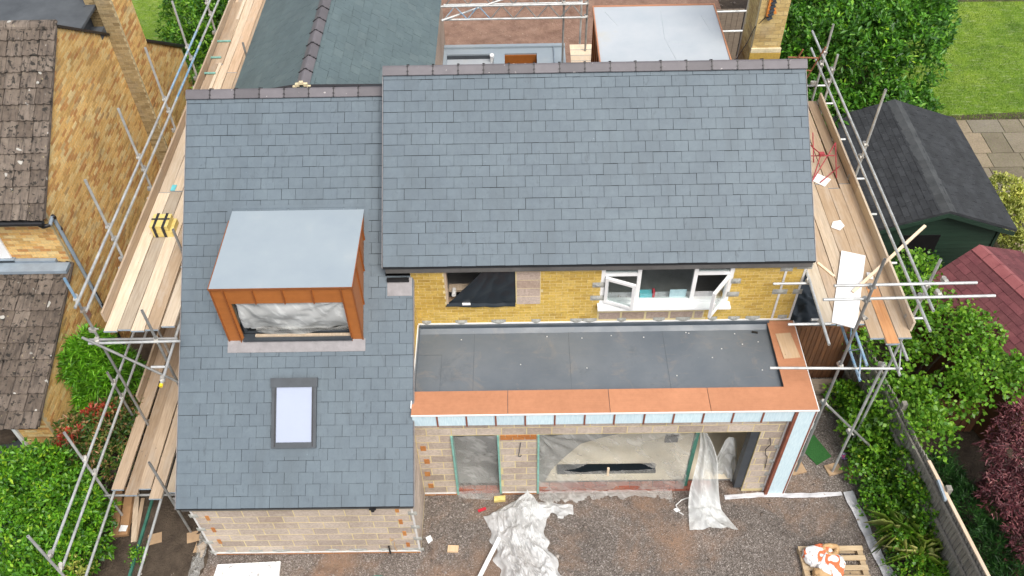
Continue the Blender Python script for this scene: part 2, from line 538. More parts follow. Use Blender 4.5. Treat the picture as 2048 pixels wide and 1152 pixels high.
M['membrane'] = membrane()
M['upstand'] = gmat('dark_membrane', g3((.060, .075, .092)), .5, 3)  # darker blue-grey than the flat roof membrane
M['seam'] = gmat('seam_sealant', g3((.088, .102, .116)), .5, 6)
M['grp'] = gmat('pale_grey_membrane', [(.3, (.275, .325, .365)), (.6, (.30, .35, .385)), (.76, (.34, .38, .40))], .5, 1.4, speck=[(22, .77, (.5, .55, .56))], bmp=(.15, .02, 5))
M['grp_w'] = gmat('dusty_white_membrane', [(.3, (.37, .41, .445)), (.6, (.43, .46, .485)), (.75, (.45, .445, .41))], .45, 1.2, bmp=(.25, .04, 3))
M['felt'] = gmat('bitumen_felt', [(.3, (.055, .062, .070)), (.7, (.095, .105, .115))], .7, 2, speck=[(3.2, .70, (.018, .017, .016))], bmp=(.4, .006, 80))
M['felt_tile'] = gmat('black_shingle', [(.3, (.017, .019, .022)), (.7, (.036, .039, .043))], .85, 4, per=PERN, speck=[(26, .73, (.16, .16, .16))], bmp=(.7, .008, 70))
M['felt_cap'] = gmat('grey_shingle_cap', [(.3, (.036, .04, .043)), (.7, (.066, .070, .072))], .9, 4, per=PERN, bmp=(.7, .008, 70))
M['felt_red'] = gmat('maroon_shingle', [(.3, (.105, .026, .032)), (.7, (.165, .050, .054))], .9, 4, per=PERN, speck=[(30, .74, (.3, .2, .2))], bmp=(.7, .008, 70))
M['felt_redcap'] = gmat('faded_maroon_cap', [(.3, (.22, .06, .065)), (.7, (.30, .10, .10))], .9, 4, bmp=(.7, .008, 70))

# plastic sheeting
def plastic(name, alpha, white=(.80, .81, .80), rough=.22, stretch=(1, 1, 1), scale=5, hi=.9):
    """thin polythene: partly see-through, whiter along creases"""
    m, nt, bs = newmat(name)
    rot = nd(nt, 'ShaderNodeMapping'); rot.inputs['Rotation'].default_value = (.5, .6, .35)
    nt.links.new(coords(nt, 'pos'), rot.inputs[0])
    mp = nd(nt, 'ShaderNodeMapping'); mp.inputs['Scale'].default_value = stretch
    nt.links.new(rot.outputs[0], mp.inputs[0]); v = mp.outputs[0]
    bs.inputs['Base Color'].default_value = (*white, 1)
    bs.inputs['Roughness'].default_value = rough
    tr = nd(nt, 'ShaderNodeBsdfTransparent'); tr.inputs[0].default_value = (.95, .96, .95, 1)
    tl = nd(nt, 'ShaderNodeBsdfTranslucent'); tl.inputs[0].default_value = (*white, 1)
    mx0 = nd(nt, 'ShaderNodeMixShader'); mx0.inputs[0].default_value = .3
    mx = nd(nt, 'ShaderNodeMixShader')
    a = noi(nt, v, scale, 3, .5, .1)
    b = nd(nt, 'ShaderNodeMath', operation='SUBTRACT'); b.inputs[1].default_value = .5; nt.links.new(a, b.inputs[0])
    ab = nd(nt, 'ShaderNodeMath', operation='ABSOLUTE'); nt.links.new(b.outputs[0], ab.inputs[0])
    crease = ramp(nt, a, [(.50, (alpha,) * 3), (.60, (alpha + .12,) * 3), (.72, (hi,) * 3)])
    big = ramp(nt, noi(nt, coords(nt, 'pos'), 1.3, 3, .5), [(.35, (.72, .72, .72)), (.65, (1.2, 1.2, 1.2))])
    f = mixc(nt, crease, big, 1, 'MULTIPLY')
    nt.links.new(f, mx.inputs[0])
    nt.links.new(bs.outputs[0], mx0.inputs[1]); nt.links.new(tl.outputs[0], mx0.inputs[2])
    nt.links.new(tr.outputs[0], mx.inputs[1]); nt.links.new(mx0.outputs[0], mx.inputs[2])
    nt.links.new(mx.outputs[0], nt.nodes['Material Output'].inputs[0])
    bump(nt, bs, ab.outputs[0], .4, .02)
    return m


M['sheet'] = plastic('clear_sheeting', .27, (.80, .80, .77), .22, (2.2, 2.2, .10), 3.0, .46)
M['sheet_w'] = plastic('milky_sheeting', .62, (.88, .90, .89), .25, (2.4, 2.4, .16), 5, .9)
M['sheet_heap'] = plastic('crumpled_sheeting', .64, (.92, .93, .93), .16, (2.4, 1, .6), 7, 1.0)


def glass_mat():
    m, nt, bs = newmat('window_glass')
    bs.inputs['Base Color'].default_value = (.8, .85, .86, 1)
    bs.inputs['Roughness'].default_value = .02
    tr = nd(nt, 'ShaderNodeBsdfTransparent'); tr.inputs[0].default_value = (.86, .9, .9, 1)
    gl = nd(nt, 'ShaderNodeBsdfGlossy'); gl.inputs['Roughness'].default_value = .02
    fr = nd(nt, 'ShaderNodeFresnel'); fr.inputs[0].default_value = 1.5
    mx = nd(nt, 'ShaderNodeMixShader')
    ge = nd(nt, 'ShaderNodeNewGeometry'); fm = nd(nt, 'ShaderNodeMath', operation='SUBTRACT', use_clamp=True)
    nt.links.new(fr.outputs[0], fm.inputs[0]); nt.links.new(ge.outputs['Backfacing'], fm.inputs[1])
    nt.links.new(fm.outputs[0], mx.inputs[0]); nt.links.new(tr.outputs[0], mx.inputs[1]); nt.links.new(gl.outputs[0], mx.inputs[2])
    nt.links.new(mx.outputs[0], nt.nodes['Material Output'].inputs[0])
    return m


M['glass'] = glass_mat()


def gravel_mat():
    m, nt, bs = newmat('gravel_ground')
    v = coords(nt, 'pos')
    vo = nd(nt, 'ShaderNodeTexVoronoi'); vo.inputs['Scale'].default_value = 58; nt.links.new(v, vo.inputs['Vector'])
    sep = nd(nt, 'ShaderNodeSeparateColor'); nt.links.new(vo.outputs['Color'], sep.inputs[0])
    c = ramp(nt, sep.outputs[0], [(0, (.095, .080, .070)), (.45, (.160, .138, .122)), (.8, (.225, .20, .182)), (.95, (.32, .29, .27)), (1, (.44, .41, .39))])
    c = mixc(nt, c, ramp(nt, noi(nt, v, .9, 5, .6), [(.3, (.72, .70, .68)), (.7, (1.18, 1.14, 1.1))]), 1, 'MULTIPLY')
    c = mixc(nt, c, (.31, .19, .12), ramp(nt, noi(nt, v, .62, 5, .65, .4), [(.49, (0, 0, 0)), (.70, (.8, .8, .8))]))
    c = mixc(nt, c, (.060, .040, .030), ramp(nt, noi(nt, v, 1.3, 5, .65, .4), [(.60, (0, 0, 0)), (.76, (.75, .75, .75))]))
    nt.links.new(c, bs.inputs['Base Color']); bs.inputs['Roughness'].default_value = .95
    bump(nt, bs, vo.outputs['Distance'], .9, .02)
    return m


M['gravel'] = gravel_mat()
M['stone'] = masonry_mat('small_stone', [(0, (.10, .078, .066)), (.4, (.17, .14, .12)), (.75, (.26, .22, .20)), (1, (.48, .45, .42))])
M['red_soil'] = gmat('red_brown_soil', [(.25, (.135, .070, .045)), (.45, (.22, .130, .092)), (.6, (.27, .165, .118)), (.78, (.30, .20, .15))], .95, 2.6, speck=[(17, .68, (.40, .31, .24)), (1.1, .66, (.19, .12, .075))], bmp=(1, .06, 14), detail=8)


def lawn_mat():
    m, nt, bs = newmat('mown_lawn')
    v = coords(nt, 'pos')
    c = ramp(nt, noi(nt, v, .55, 6, .65), [(.3, (.085, .175, .010)), (.5, (.145, .25, .014)), (.7, (.23, .32, .028))])
    sv = coords(nt, 'pos', (1.3, 6, 1))
    c = mixc(nt, c, (.38, .42, .22), ramp(nt, noi(nt, sv, 2.2, 7, .75, .5), [(.52, (0, 0, 0)), (.66, (.75, .75, .75))]))
    c = mixc(nt, c, (.05, .12, .012), ramp(nt, noi(nt, v, 3.2, 6, .7), [(.56, (0, 0, 0)), (.72, (.7, .7, .7))]))
    nt.links.new(c, bs.inputs['Base Color']); bs.inputs['Roughness'].default_value = .9
    bump(nt, bs, noi(nt, v, 26, 6, .8), 1, .05)
    return m


M['lawn'] = lawn_mat()
M['flag'] = masonry_mat('sandstone_flag', [(0, (.145, .125, .088)), (.3, (.20, .175, .125)), (.55, (.26, .215, .15)), (.8, (.29, .235, .165)), (1, (.155, .15, .122))], ((.14, .13, .11), 1.6, .58, .6), .85, .4, 30)


def leaf_mat(name, stops, trans=.28, rough=.45):
    m, nt, bs = newmat(name)
    g = nd(nt, 'ShaderNodeNewGeometry')
    c = ramp(nt, g.outputs['Random Per Island'], stops)
    c = mixc(nt, c, ramp(nt, noi(nt, coords(nt, 'pos'), 2.2, 3), [(.3, (.56, .60, .56)), (.7, (1.42, 1.36, 1.2))]), 1, 'MULTIPLY')
    nt.links.new(c, bs.inputs['Base Color']); bs.inputs['Roughness'].default_value = rough
    tl = nd(nt, 'ShaderNodeBsdfTranslucent'); nt.links.new(c, tl.inputs[0])
    mx = nd(nt, 'ShaderNodeMixShader'); mx.inputs[0].default_value = trans
    nt.links.new(bs.outputs[0], mx.inputs[1]); nt.links.new(tl.outputs[0], mx.inputs[2])
    nt.links.new(mx.outputs[0], nt.nodes['Material Output'].inputs[0])
    return m


M['bark'] = gmat('bark', g3((.09, .065, .045)), .95, 8, (3, 3, 1), bmp=(.8, .02, 25))
M['leaf_laurel'] = leaf_mat('laurel_leaf', [(0, (0.051, 0.161, 0.009)), (0.5, (0.095, 0.28, 0.014)), (0.85, (0.175, 0.404, 0.025)), (1, (0.349, 0.531, 0.035))])
M['leaf_dark'] = leaf_mat('dark_laurel_leaf', [(0, (0.022, 0.092, 0.009)), (0.5, (0.054, 0.18, 0.014)), (0.88, (0.104, 0.287, 0.023)), (1, (0.228, 0.451, 0.054))], .2)
M['leaf_willow'] = leaf_mat('narrow_leaf', [(0, (0.065, 0.22, 0.01)), (0.5, (0.13, 0.376, 0.017)), (1, (0.26, 0.544, 0.042))])
M['leaf_photinia'] = leaf_mat('photinia_leaf', [(0, (.03, .09, .015)), (.45, (.07, .16, .025)), (.7, (.16, .18, .04)), (.85, (.33, .20, .09)), (1, (.42, .22, .12))])
M['leaf_redtip'] = leaf_mat('red_tip_leaf', [(0, (.30, .035, .025)), (.5, (.45, .06, .04)), (1, (.42, .16, .08))])
M['leaf_hazel'] = leaf_mat('hazel_leaf', [(0, (0.061, 0.186, 0.011)), (0.5, (0.128, 0.309, 0.02)), (1, (0.257, 0.468, 0.043))], .35)
M['leaf_ivy'] = leaf_mat('ivy_leaf', [(0, (0.038, 0.127, 0.008)), (0.5, (0.083, 0.23, 0.014)), (0.9, (0.165, 0.364, 0.023)), (1, (0.36, 0.446, 0.047))])
M['leaf_maple'] = leaf_mat('purple_leaf', [(0, (0.065, 0.017, 0.026)), (0.5, (0.152, 0.044, 0.061)), (0.85, (0.269, 0.094, 0.112)), (1, (0.351, 0.15, 0.152))], .3)
M['leaf_lime'] = leaf_mat('lime_leaf', [(0, (.22, .28, .04)), (.5, (.38, .42, .08)), (1, (.55, .55, .18))], .3)
M['leaf_strap'] = leaf_mat('strap_leaf', [(0, (.12, .24, .03)), (.55, (.26, .38, .06)), (1, (.60, .60, .28))], .3)
M['leaf_conifer'] = leaf_mat('feathery_leaf', [(0, (.012, .055, .014)), (.6, (.03, .11, .022)), (1, (.06, .17, .03))], .2)


def bag_mat():
    m, nt, bs = newmat('printed_paper_bag')
    v = coords(nt, 'obj')
    n = noi(nt, v, 4.5, 2, .4, .3)
    c = ramp(nt, n, [(.50, (.76, .75, .74)), (.52, (.68, .16, .06)), (.64, (.72, .22, .10)), (.66, (.78, .76, .74))], 'CONSTANT')
    st = noi(nt, coords(nt, 'obj', (20, 4, 4)), 2.5, 2)
    c = mixc(nt, c, (.6, .28, .24), ramp(nt, st, [(.62, (0, 0, 0)), (.68, (.6, .6, .6))]))
    nt.links.new(c, bs.inputs['Base Color']); bs.inputs['Roughness'].default_value = .7
    bump(nt, bs, noi(nt, v, 9, 5, .7), .6, .03)
    return m


M['bag'] = bag_mat()
M['kraft'] = gmat('kraft_paper', [(.3, (.42, .25, .11)), (.7, (.60, .40, .21))], .85, 8, bmp=(.7, .02, 20))

# ------------------------------------------------------------------ ground
def sheet(name, pts, z, mat, label=None, kind='structure'):
    m = MB(); m.add([(x, y, z) for x, y in pts], [tuple(range(len(pts)))])
    o = m.build(name, mat)
    o['kind'] = kind
    return o


# one big base sheet to the horizon (rough grass beyond the gardens), thinner sheets above it
sheet('ground', [(-300, -300), (300, -300), (300, 300), (-300, 300)], -.012, M['soil'])
g = grid(90, 60, lambda u, v: (-2.4 + u * 15.2, -3.5 + v * 10.0, .012 * ns(u * 15.2 * 1.3, v * 10 * 1.3) + .004))
o = g.build('gravel_yard', M['gravel'], smooth=True); o['kind'] = 'structure'
def fsoil(u, v):
    x = -2.35 + u * 2.5; y = -.75 + v * 4.6
    return (x, y, .030 + .018 * ns(x * 3, y * 3, 2) + .012 * ns(x * 9, y * 9) - .05 * max(0, abs(v - .5) * 2 - .8) * 5 - .05 * max(0, abs(u - .5) * 2 - .8) * 5 + .02 * ns(x * 1.5, y * 1.5, 7))
o = grid(50, 80, fsoil).build('dug_earth', M['soil'], smooth=True); o['kind'] = 'structure'
g = grid(60, 60, lambda u, v: (-1.8 + u * 14.6, 8.9 + v * 26, .10 * ns(u * 9, v * 16) + .05 * ns(u * 33, v * 60) + .16))
o = g.build('bare_soil', M['red_soil'], smooth=True); o['kind'] = 'structure'
sheet('lawn', [(16.2, 10.2), (48, 10.2), (48, 60), (14, 60), (14, 14)], .0, M['lawn'])
sheet('neighbour_lawn', [(-30, 14.5), (-2.4, 14.5), (-2.4, 50), (-30, 50)], .0, M['lawn'])
sheet('driveway', [(-14, -6), (-2.9, -6), (-2.9, 4.86), (-14, 4.86)], .002, M['felt'])
sheet('flower_bed', [(16.2, 19.6), (34, 19.2), (34, 24), (16.2, 24)], .012, M['soil'])

# loose stones on the yard (nobody could count them)
def stones(n, xr, yr, smax, name, mat, zf=.0, avoid=None):
    P = np.column_stack([rng.uniform(*xr, n), rng.uniform(*yr, n)])
    if avoid is not None: P = P[[not avoid(*p) for p in P]]
    n = len(P)
    base = np.array([[1, 0, 0], [-1, 0, 0], [0, 1, 0], [0, -1, 0], [0, 0, 1], [0, 0, -1]], float)
    F = np.array([[0, 2, 4], [2, 1, 4], [1, 3, 4], [3, 0, 4], [2, 0, 5], [1, 2, 5], [3, 1, 5], [0, 3, 5]])
    s = smax * (.25 + .75 * rng.random(n) ** 3)[:, None] * rng.uniform(.55, 1.0, (n, 3)); s[:, 2] *= .7
    th = rng.uniform(0, 6.28, n); c, si = np.cos(th), np.sin(th)
    V = base[None] * s[:, None] + rng.normal(0, .12, (n, 6, 3)) * s[:, None]
    X = V[..., 0] * c[:, None] - V[..., 1] * si[:, None]; Y = V[..., 0] * si[:, None] + V[..., 1] * c[:, None]
    V = np.stack([X + P[:, :1], Y + P[:, 1:2], V[..., 2] + zf + .012], -1).reshape(-1, 3)
    FF = (F[None] + np.arange(n)[:, None, None] * 6).reshape(-1, 3)
    me = bpy.data.meshes.new(name)
    fast_mesh(me, V, FF); me.materials.append(mat)
    o = bpy.data.objects.new(name, me); col.objects.link(o); WP[o] = Vector((0, 0, 0)); o['kind'] = 'stuff'
    return o


def fast_mesh(me, V, F):
    V = np.ascontiguousarray(V, dtype=np.float32); F = np.ascontiguousarray(F, dtype=np.int32)
    k = F.shape[1]
    me.vertices.add(len(V)); me.vertices.foreach_set('co', V.ravel())
    me.loops.add(F.size); me.loops.foreach_set('vertex_index', F.ravel())
    me.polygons.add(len(F)); me.polygons.foreach_set('loop_start', np.arange(0, F.size, k, dtype=np.int32))
    me.polygons.foreach_set('loop_total', np.full(len(F), k, dtype=np.int32))
    me.update(calc_edges=True)


def in_house(x, y): return (.0 < x < 4.12 and y > 0) or (4.0 < x < 11.2 and y > 1.2)


tag(stones(20000, (-2.0, 12.6), (-1.6, 4.2), .020, 'loose_gravel', M['stone'], 0, in_house), 'loose grey and brown gravel stones strewn over the yard', 'gravel')
tag(stones(900, (-1.9, 12.8), (-1.4, 4.0), .055, 'rubble', M['stone'], 0, in_house), 'scattered larger rubble stones lying in the gravel yard', 'rubble')
tag(stones(5000, (3.5, 13.5), (11.0, 24), .07, 'soil_clods', M['stone'], .03), 'scattered clods and stones on the bare red soil behind the house', 'clods')

# ------------------------------------------------------------------ masonry helpers
def cells(rect, holes, boxf, mb):
    u0, u1, v0, v1 = rect
    us = sorted({u0, u1, *[min(max(a, u0), u1) for h in holes for a in h[:2]]})
    vs = sorted({v0, v1, *[min(max(a, v0), v1) for h in holes for a in h[2:]]})
    for a, b in zip(us[:-1], us[1:]):
        for c, d in zip(vs[:-1], vs[1:]):
            m, n = (a + b) / 2, (c + d) / 2
            if any(h[0] < m < h[1] and h[2] < n < h[3] for h in holes): continue
            boxf(mb, a, b, c, d)


def coursing(rect, holes, L, H, joint, stagger=.5, poly=None, jit=.3):
    """returns list of (u0,u1,v0,v1) clipped pieces of a stretcher-bond wall"""
    out = []
    u0, u1, v0, v1 = rect
    k = 0; v = v0
    while v < v1 - .01:
        vt = min(v + H, v1)
        u = u0 - (L * stagger if k % 2 else 0) - (random.random() * .02)
        while u < u1:
            a, b = max(u, u0), min(u + L, u1)
            segs = [(a, b)]
            vm = (v + vt) / 2
            for h in holes:
                if h[2] < vm < h[3]:
                    ns_ = []
                    for (p, q) in segs:
                        if h[1] <= p or h[0] >= q: ns_.append((p, q)); continue
                        if h[0] > p: ns_.append((p, h[0]))
                        if h[1] < q: ns_.append((h[1], q))
                    segs = ns_
            for (p, q) in segs:
                if poly:
                    r = poly(vm)
                    if r is None: continue
                    p, q = max(p, r[0]), min(q, r[1])
                if q - p > .045: out.append((p + joint / 2, q - joint / 2, v + joint / 2, vt - joint / 2))
            u += L
        v += H; k += 1
    return out


def to_M(pieces, plane, w, depth, proud=.004):
    """plane 'y-' wall faces -y at y=w ; 'x+' faces +x at x=w"""
    res = []
    for (a, b, c, d) in pieces:
        j = random.uniform(-.002, .0025) + proud
        if plane == 'y-':
            res.append(frame_M(((a + b) / 2, w - j + depth / 2, (c + d) / 2), (1, 0, 0), (0, 1, 0), (0, 0, 1), b - a, depth, d - c))
        elif plane == 'x+':
            res.append(frame_M((w + j - depth / 2, (a + b) / 2, (c + d) / 2), (1, 0, 0), (0, 1, 0), (0, 0, 1), depth, b - a, d - c))
        elif plane == 'x-':
            res.append(frame_M((w - j + depth / 2, (a + b) / 2, (c + d) / 2), (1, 0, 0), (0, 1, 0), (0, 0, 1), depth, b - a, d - c))
        elif plane == 'y+':
            res.append(frame_M(((a + b) / 2, w + j - depth / 2, (c + d) / 2), (1, 0, 0), (0, 1, 0), (0, 0, 1), b - a, depth, d - c))
    return res


def place_limit(name, items, limit=300):
    """items: (matrix, material, parent, hidden). nearest to the camera become objects, the rest one joined part per material"""
    items.sort(key=lambda t: (t[3], (t[0].translation - CAM).length))
    rest = {}
    for i, (Mx, mt, par, hid) in enumerate(items):
        if i < limit and not hid: piece(name, unit_box(mt), Mx, par)
        else: rest.setdefault((mt.name, par), []).append((Mx, mt))
    for (mn, par), lst in rest.items():
        m = MB()
        for Mx, _ in lst: m.mbox(Mx)
        tag(m.build(name + '_field', lst[0][1], par), kind='stuff')


# ------------------------------------------------------------------ THE HOUSE
house = thing('house', 'half finished house with grey slate roofs, yellow upper wall and orange flat roof edging', 'house', (5.6, 3.0, 0))
SLATES = []; BRICKS = []; BLOCKS = []
HL, SL, YR, ZR = 1.852, .731, 5.992, 6.232
XL1, XR0, XR1 = 4.114, 3.629, 11.126
YE2, ZE2, ZR2 = 3.112, 4.567, 6.663
SR = (ZR2 - ZE2) / (YR - YE2)


def slate_plane(o, u, s, width, length, gauge, mat, parent, skip=None, hidden=False, w=.25, seed=0, dirx=1):
    """o: eave corner, u: along eave, s: up slope (unit vectors)"""
    rr = random.Random(seed)
    o, u, s = Vector(o), Vector(u), Vector(s)
    n = u.cross(s).normalized()
    if n.z < 0: n = -n
    t = .0075 / gauge
    k = 0
    nc = int(round(length / gauge))
    g_ = length / nc
    for k in range(nc):
        x = 0.0
        first = w * 1.5 if k % 2 == 0 else w
        while x < width - .02:
            ww = first if x == 0 else w
            x1 = min(x + ww, width)
            if width - x1 < .1: x1 = width
            ln = g_ - .0038
            if ln > .04:
                cxm = (x + x1) / 2 + rr.uniform(-.002, .002)
                cs = k * g_ + ln / 2 + rr.uniform(-.003, .003)
                p = o + u * cxm + s * cs
                if not (skip and skip(p)):
                    ang = rr.uniform(-.006, .006)
                    uu = (u * math.cos(ang) + s * math.sin(ang)); ss = (s * math.cos(ang) - u * math.sin(ang))
                    tt = t + rr.uniform(.004, .016)
                    s2 = (ss - n * tt).normalized(); n2 = uu.cross(s2)
                    if n2.dot(n) < 0: n2 = -n2
                    p = p + n * (.012 + t * ln / 2 + rr.uniform(-.001, .0015))
                    SLATES.append((frame_M(p, uu, s2, n2, x1 - x - rr.uniform(.0035, .006), ln, .0075), mat, parent, hidden))
            x = x1


sL = Vector((0, 1, SL)).normalized(); sR = Vector((0, 1, SR)).normalized()
nL = Vector((0, -SL, 1)).normalized()


def zl(y): return HL + SL * y


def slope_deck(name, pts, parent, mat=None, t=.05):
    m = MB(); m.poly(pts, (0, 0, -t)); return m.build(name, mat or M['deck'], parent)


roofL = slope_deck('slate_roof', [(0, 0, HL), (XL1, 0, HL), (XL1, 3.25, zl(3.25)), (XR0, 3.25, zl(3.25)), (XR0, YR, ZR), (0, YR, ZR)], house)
DX0, DX1, DY0, DY1, DZ = .875, 3.235, 2.32, 4.25, 4.95


def skipL(p):
    if DX0 + .12 < p.x < DX1 - .12 and DY0 + .12 < p.y < DY1 - .15: return True
    if 1.82 < p.x < 2.27 and .95 < p.y < 1.65: return True
    if p.x > XR0 + .05 and p.y > 3.25: return True
    if p.x > 4.0 and p.y > 3.19: return True
    return False


slate_plane((0, 0, HL), (1, 0, 0), sL, XL1, math.hypot(YR, ZR - HL), .2, M['slate'], roofL, skipL, seed=1)
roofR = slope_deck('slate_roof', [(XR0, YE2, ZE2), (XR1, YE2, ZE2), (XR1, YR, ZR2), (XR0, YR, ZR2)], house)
slate_plane((XR0, YE2, ZE2), (1, 0, 0), sR, XR1 - XR0, math.hypot(YR - YE2, ZR2 - ZE2), .198, M['slate'], roofR, seed=2)
# rear slope of the main roof, rear wing
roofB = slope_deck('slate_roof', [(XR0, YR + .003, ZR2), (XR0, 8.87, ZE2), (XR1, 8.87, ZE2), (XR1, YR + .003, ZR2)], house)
slate_plane((XR0, 8.87, ZE2), (1, 0, 0), Vector((0, -1, SR)).normalized(), XR1 - XR0, math.hypot(YR - YE2, ZR2 - ZE2), .198, M['slate'], roofB,
            lambda p: 7.62 < p.x < 9.8 and p.y < 8.1, True, seed=3)
WX0, WXR, WX1, WZR, WZE, WY1 = -.02, 2.05, 4.2, 6.20, 4.66, 13.2
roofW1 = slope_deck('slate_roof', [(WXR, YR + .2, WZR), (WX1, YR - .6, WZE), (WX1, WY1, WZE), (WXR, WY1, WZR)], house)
sW1 = Vector((WXR - WX1, 0, WZR - WZE)).normalized()
slate_plane((WX1, YR - .5, WZE), (0, 1, 0), sW1, WY1 - YR + .5, math.hypot(WX1 - WXR, WZR - WZE), .2, M['slate_green'], roofW1,
            lambda p: p.z > zl(p.y) + 9 or p.y < YR + .10 - (0 if p.x < XR0 else 0) or (p.x > XR0 and p.y < 8.6 and p.z < 4.60 + SR * (8.87 - p.y)), seed=4)
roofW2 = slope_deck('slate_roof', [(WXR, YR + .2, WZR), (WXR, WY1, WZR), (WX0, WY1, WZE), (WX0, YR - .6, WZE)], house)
sW2 = Vector((WXR - WX0, 0, WZR - WZE)).normalized()
slate_plane((WX0, YR - .5, WZE), (0, 1, 0), sW2, WY1 - YR + .5, math.hypot(WX0 - WXR, WZR - WZE), .2, M['slate_green'], roofW2, lambda p: p.y < YR + .1, seed=5)
place_limit('slate', SLATES)

# ridge tiles -------------------------------------------------------------
def ridge_mesh(L, slope, mat, leg=.175, t=.018):
    a = math.atan(slope)
    m = MB()
    outer = [(-leg * math.cos(a), -leg * math.sin(a)), (-.03, -.012), (0, 0), (.03, -.012), (leg * math.cos(a), -leg * math.sin(a))]
    inner = [(x * .97, z - t) for x, z in outer]
    prof = outer + inner[::-1]
    m.poly([(-L / 2, y, z) for y, z in prof], (L, 0, 0))
    return m.mesh('ridge_tile', mat)


def clip_mesh(slope, leg=.185):
    a = math.atan(slope); m = MB()
    for sg in (-1, 1):
        d = Vector((0, sg * math.cos(a), -math.sin(a)))
        n = Vector((0, sg * math.sin(a), math.cos(a)))
        c = d * leg * .5 + n * .006
        m.mbox(frame_M(c, (1, 0, 0), d, n, .012, leg, .012))
        for k, sz in ((.12, .035), (.62, .035), (.93, .028)):
            m.mbox(frame_M(d * leg * k + n * .012, Vector((.7, .7 * d.y, .7 * d.z)).normalized(), Vector((-.7, .7 * d.y, .7 * d.z)).normalized(), n, sz * .8, sz * .8, .016))
    return m.mesh('ridge_clip', M['clip'])


def ridge_run(parent, p0, p1, slope, leg=.17):
    p0, p1 = Vector(p0), Vector(p1)
    d = (p1 - p0); L = d.length; d.normalize()
    yv = Vector((0, 0, 1)).cross(d)
    rm = ridge_mesh(.445, slope, M['ridge'], leg); cm = clip_mesh(slope, leg + .01)
    x = 0
    while x < L - .02:
        seg = min(.45, L - x)
        zc = random.uniform(-.003, .003)
        Mx = frame_M(p0 + d * (x + seg / 2) + Vector((0, 0, zc)), d, yv, (0, 0, 1), seg / .452, 1, 1)
        piece('ridge_tile', rm, Mx, parent)
        if x > 0: piece('ridge_clip', cm, frame_M(p0 + d * x + Vector((0, 0, .004)), d, yv, (0, 0, 1), 1, 1, 1), parent)
        x += seg


ridge_run(roofL, (-.02, YR, ZR + .075), (XR0 - .002, YR, ZR + .075), SL)
ridge_run(roofR, (XR0 - .01, YR, ZR2 + .075), (XR1 + .03, YR, ZR2 + .075), SR)
ridge_run(roofW1, (WXR, YR + .22, WZR + .07), (WXR, WY1, WZR + .07), (WZR - WZE) / (WX1 - WXR), leg=.15)
m = MB()
for i in range(7):
    a0 = math.pi * i / 6
    p = Vector((WXR - .15 * math.cos(a0), YR + .20, WZR - .02 + .10 * math.sin(a0) - .05 * abs(math.cos(a0))))
    m.mbox(frame_M(p, (1, 0, 0), (0, 1, 0), (0, 0, 1), .07, .05, .06))
m.build('ridge_mortar', M['cream_mortar'], roofW1)
m = MB()   # dark valley lining where rear wing meets the ridge
m.poly([(1.1, YR + .10, ZR - .07), (XR0, YR + .10, ZR - .02), (XR0, YR + .24, ZR - .05), (1.9, YR + .24, ZR - .03)], (0, 0, .02))
m.build('valley_lining', M['clip'], roofW1)
# white verge trims
for p, q, par in (((-.012, 0, HL - .02), (-.012, YR, ZR - .02), roofL), ((XR1 + .012, YE2, ZE2 - .02), (XR1 + .012, YR, ZR2 - .02), roofR),
                  ((XR0 - .012, YE2, ZE2 - .02), (XR0 - .012, YR, ZR2 - .02), roofR), ((XL1 + .012, 0, HL - .02), (XL1 + .012, 3.19, zl(3.19) - .02), roofL)):
    v = (Vector(q) - Vector(p)); L_ = v.length; v.normalize()
    m = MB(); m.mbox(frame_M((Vector(p) + Vector(q)) / 2, (1, 0, 0), v, Vector((1, 0, 0)).cross(v), .010, L_, .06))
    m.build('verge_trim', M['lead'], par)

# walls -------------------------------------------------------------------
LW0, LW1, LWY = .18, 4.07, .055
def yface(w, t):
    return lambda mb, a, b, c, d: mb.box((a, w, c), (b, w + t, d))
def xface(w, t):
    return lambda mb, a, b, c, d: mb.box((w - t, a, c), (w, b, d))


# left wing front wall
m = MB(); cells((LW0, LW1, .0, 1.80), [], yface(LWY, .2), m)
wall_lw = m.build('front_wall', M['mortar_y'], house)
for Mx in to_M(coursing((LW0 + .005, LW1 - .005, .085, 1.80), [], .45, .225, .020), 'y-', LWY, .1, .0025): BLOCKS.append((Mx, M['block'], wall_lw, False))
for Mx in to_M(coursing((LW0, LW1, .0, .08), [], .225, .075, .012), 'y-', LWY - .012, .1): BRICKS.append((Mx, M['brick_orange'], wall_lw, False))
for q, (px_, zz) in enumerate([(.42, 1.42), (.41, .98), (.40, .53), (3.80, 1.63), (3.82, 1.2), (3.84, .76), (3.86, .32)]):
    BRICKS.append((frame_M((px_, LWY - .002 + .04, zz), (1, 0, 0), (0, 1, 0), (0, 0, 1), .065, .1, .16), M['brick_orange'], wall_lw, False))
# left wing right-hand return wall
m = MB(); m.poly([(LW1, LWY + .2, 0), (LW1, 1.256, 0), (LW1, 1.256, zl(1.256) - .08), (LW1, LWY + .2, zl(LWY + .2) - .08)], (-.2, 0, 0))
m.poly([(LW1 - .2, LWY, 0), (LW1 - .2, LWY + .2, 0), (LW1 - .2, LWY + .2, 1.8), (LW1 - .2, LWY, 1.8)], (.199, 0, 0))
wall_lr = m.build('return_wall', M['mortar_y'], house)
for Mx in to_M(coursing((LWY + .01, 1.24, .085, 2.5), [], .45, .225, .012, poly=lambda v: (0, 1.3) if v < 1.68 else ((v + .2 - HL) / SL, 1.3)), 'x+', LW1 + .002, .09): BLOCKS.append((Mx, M['block'], wall_lr, False))
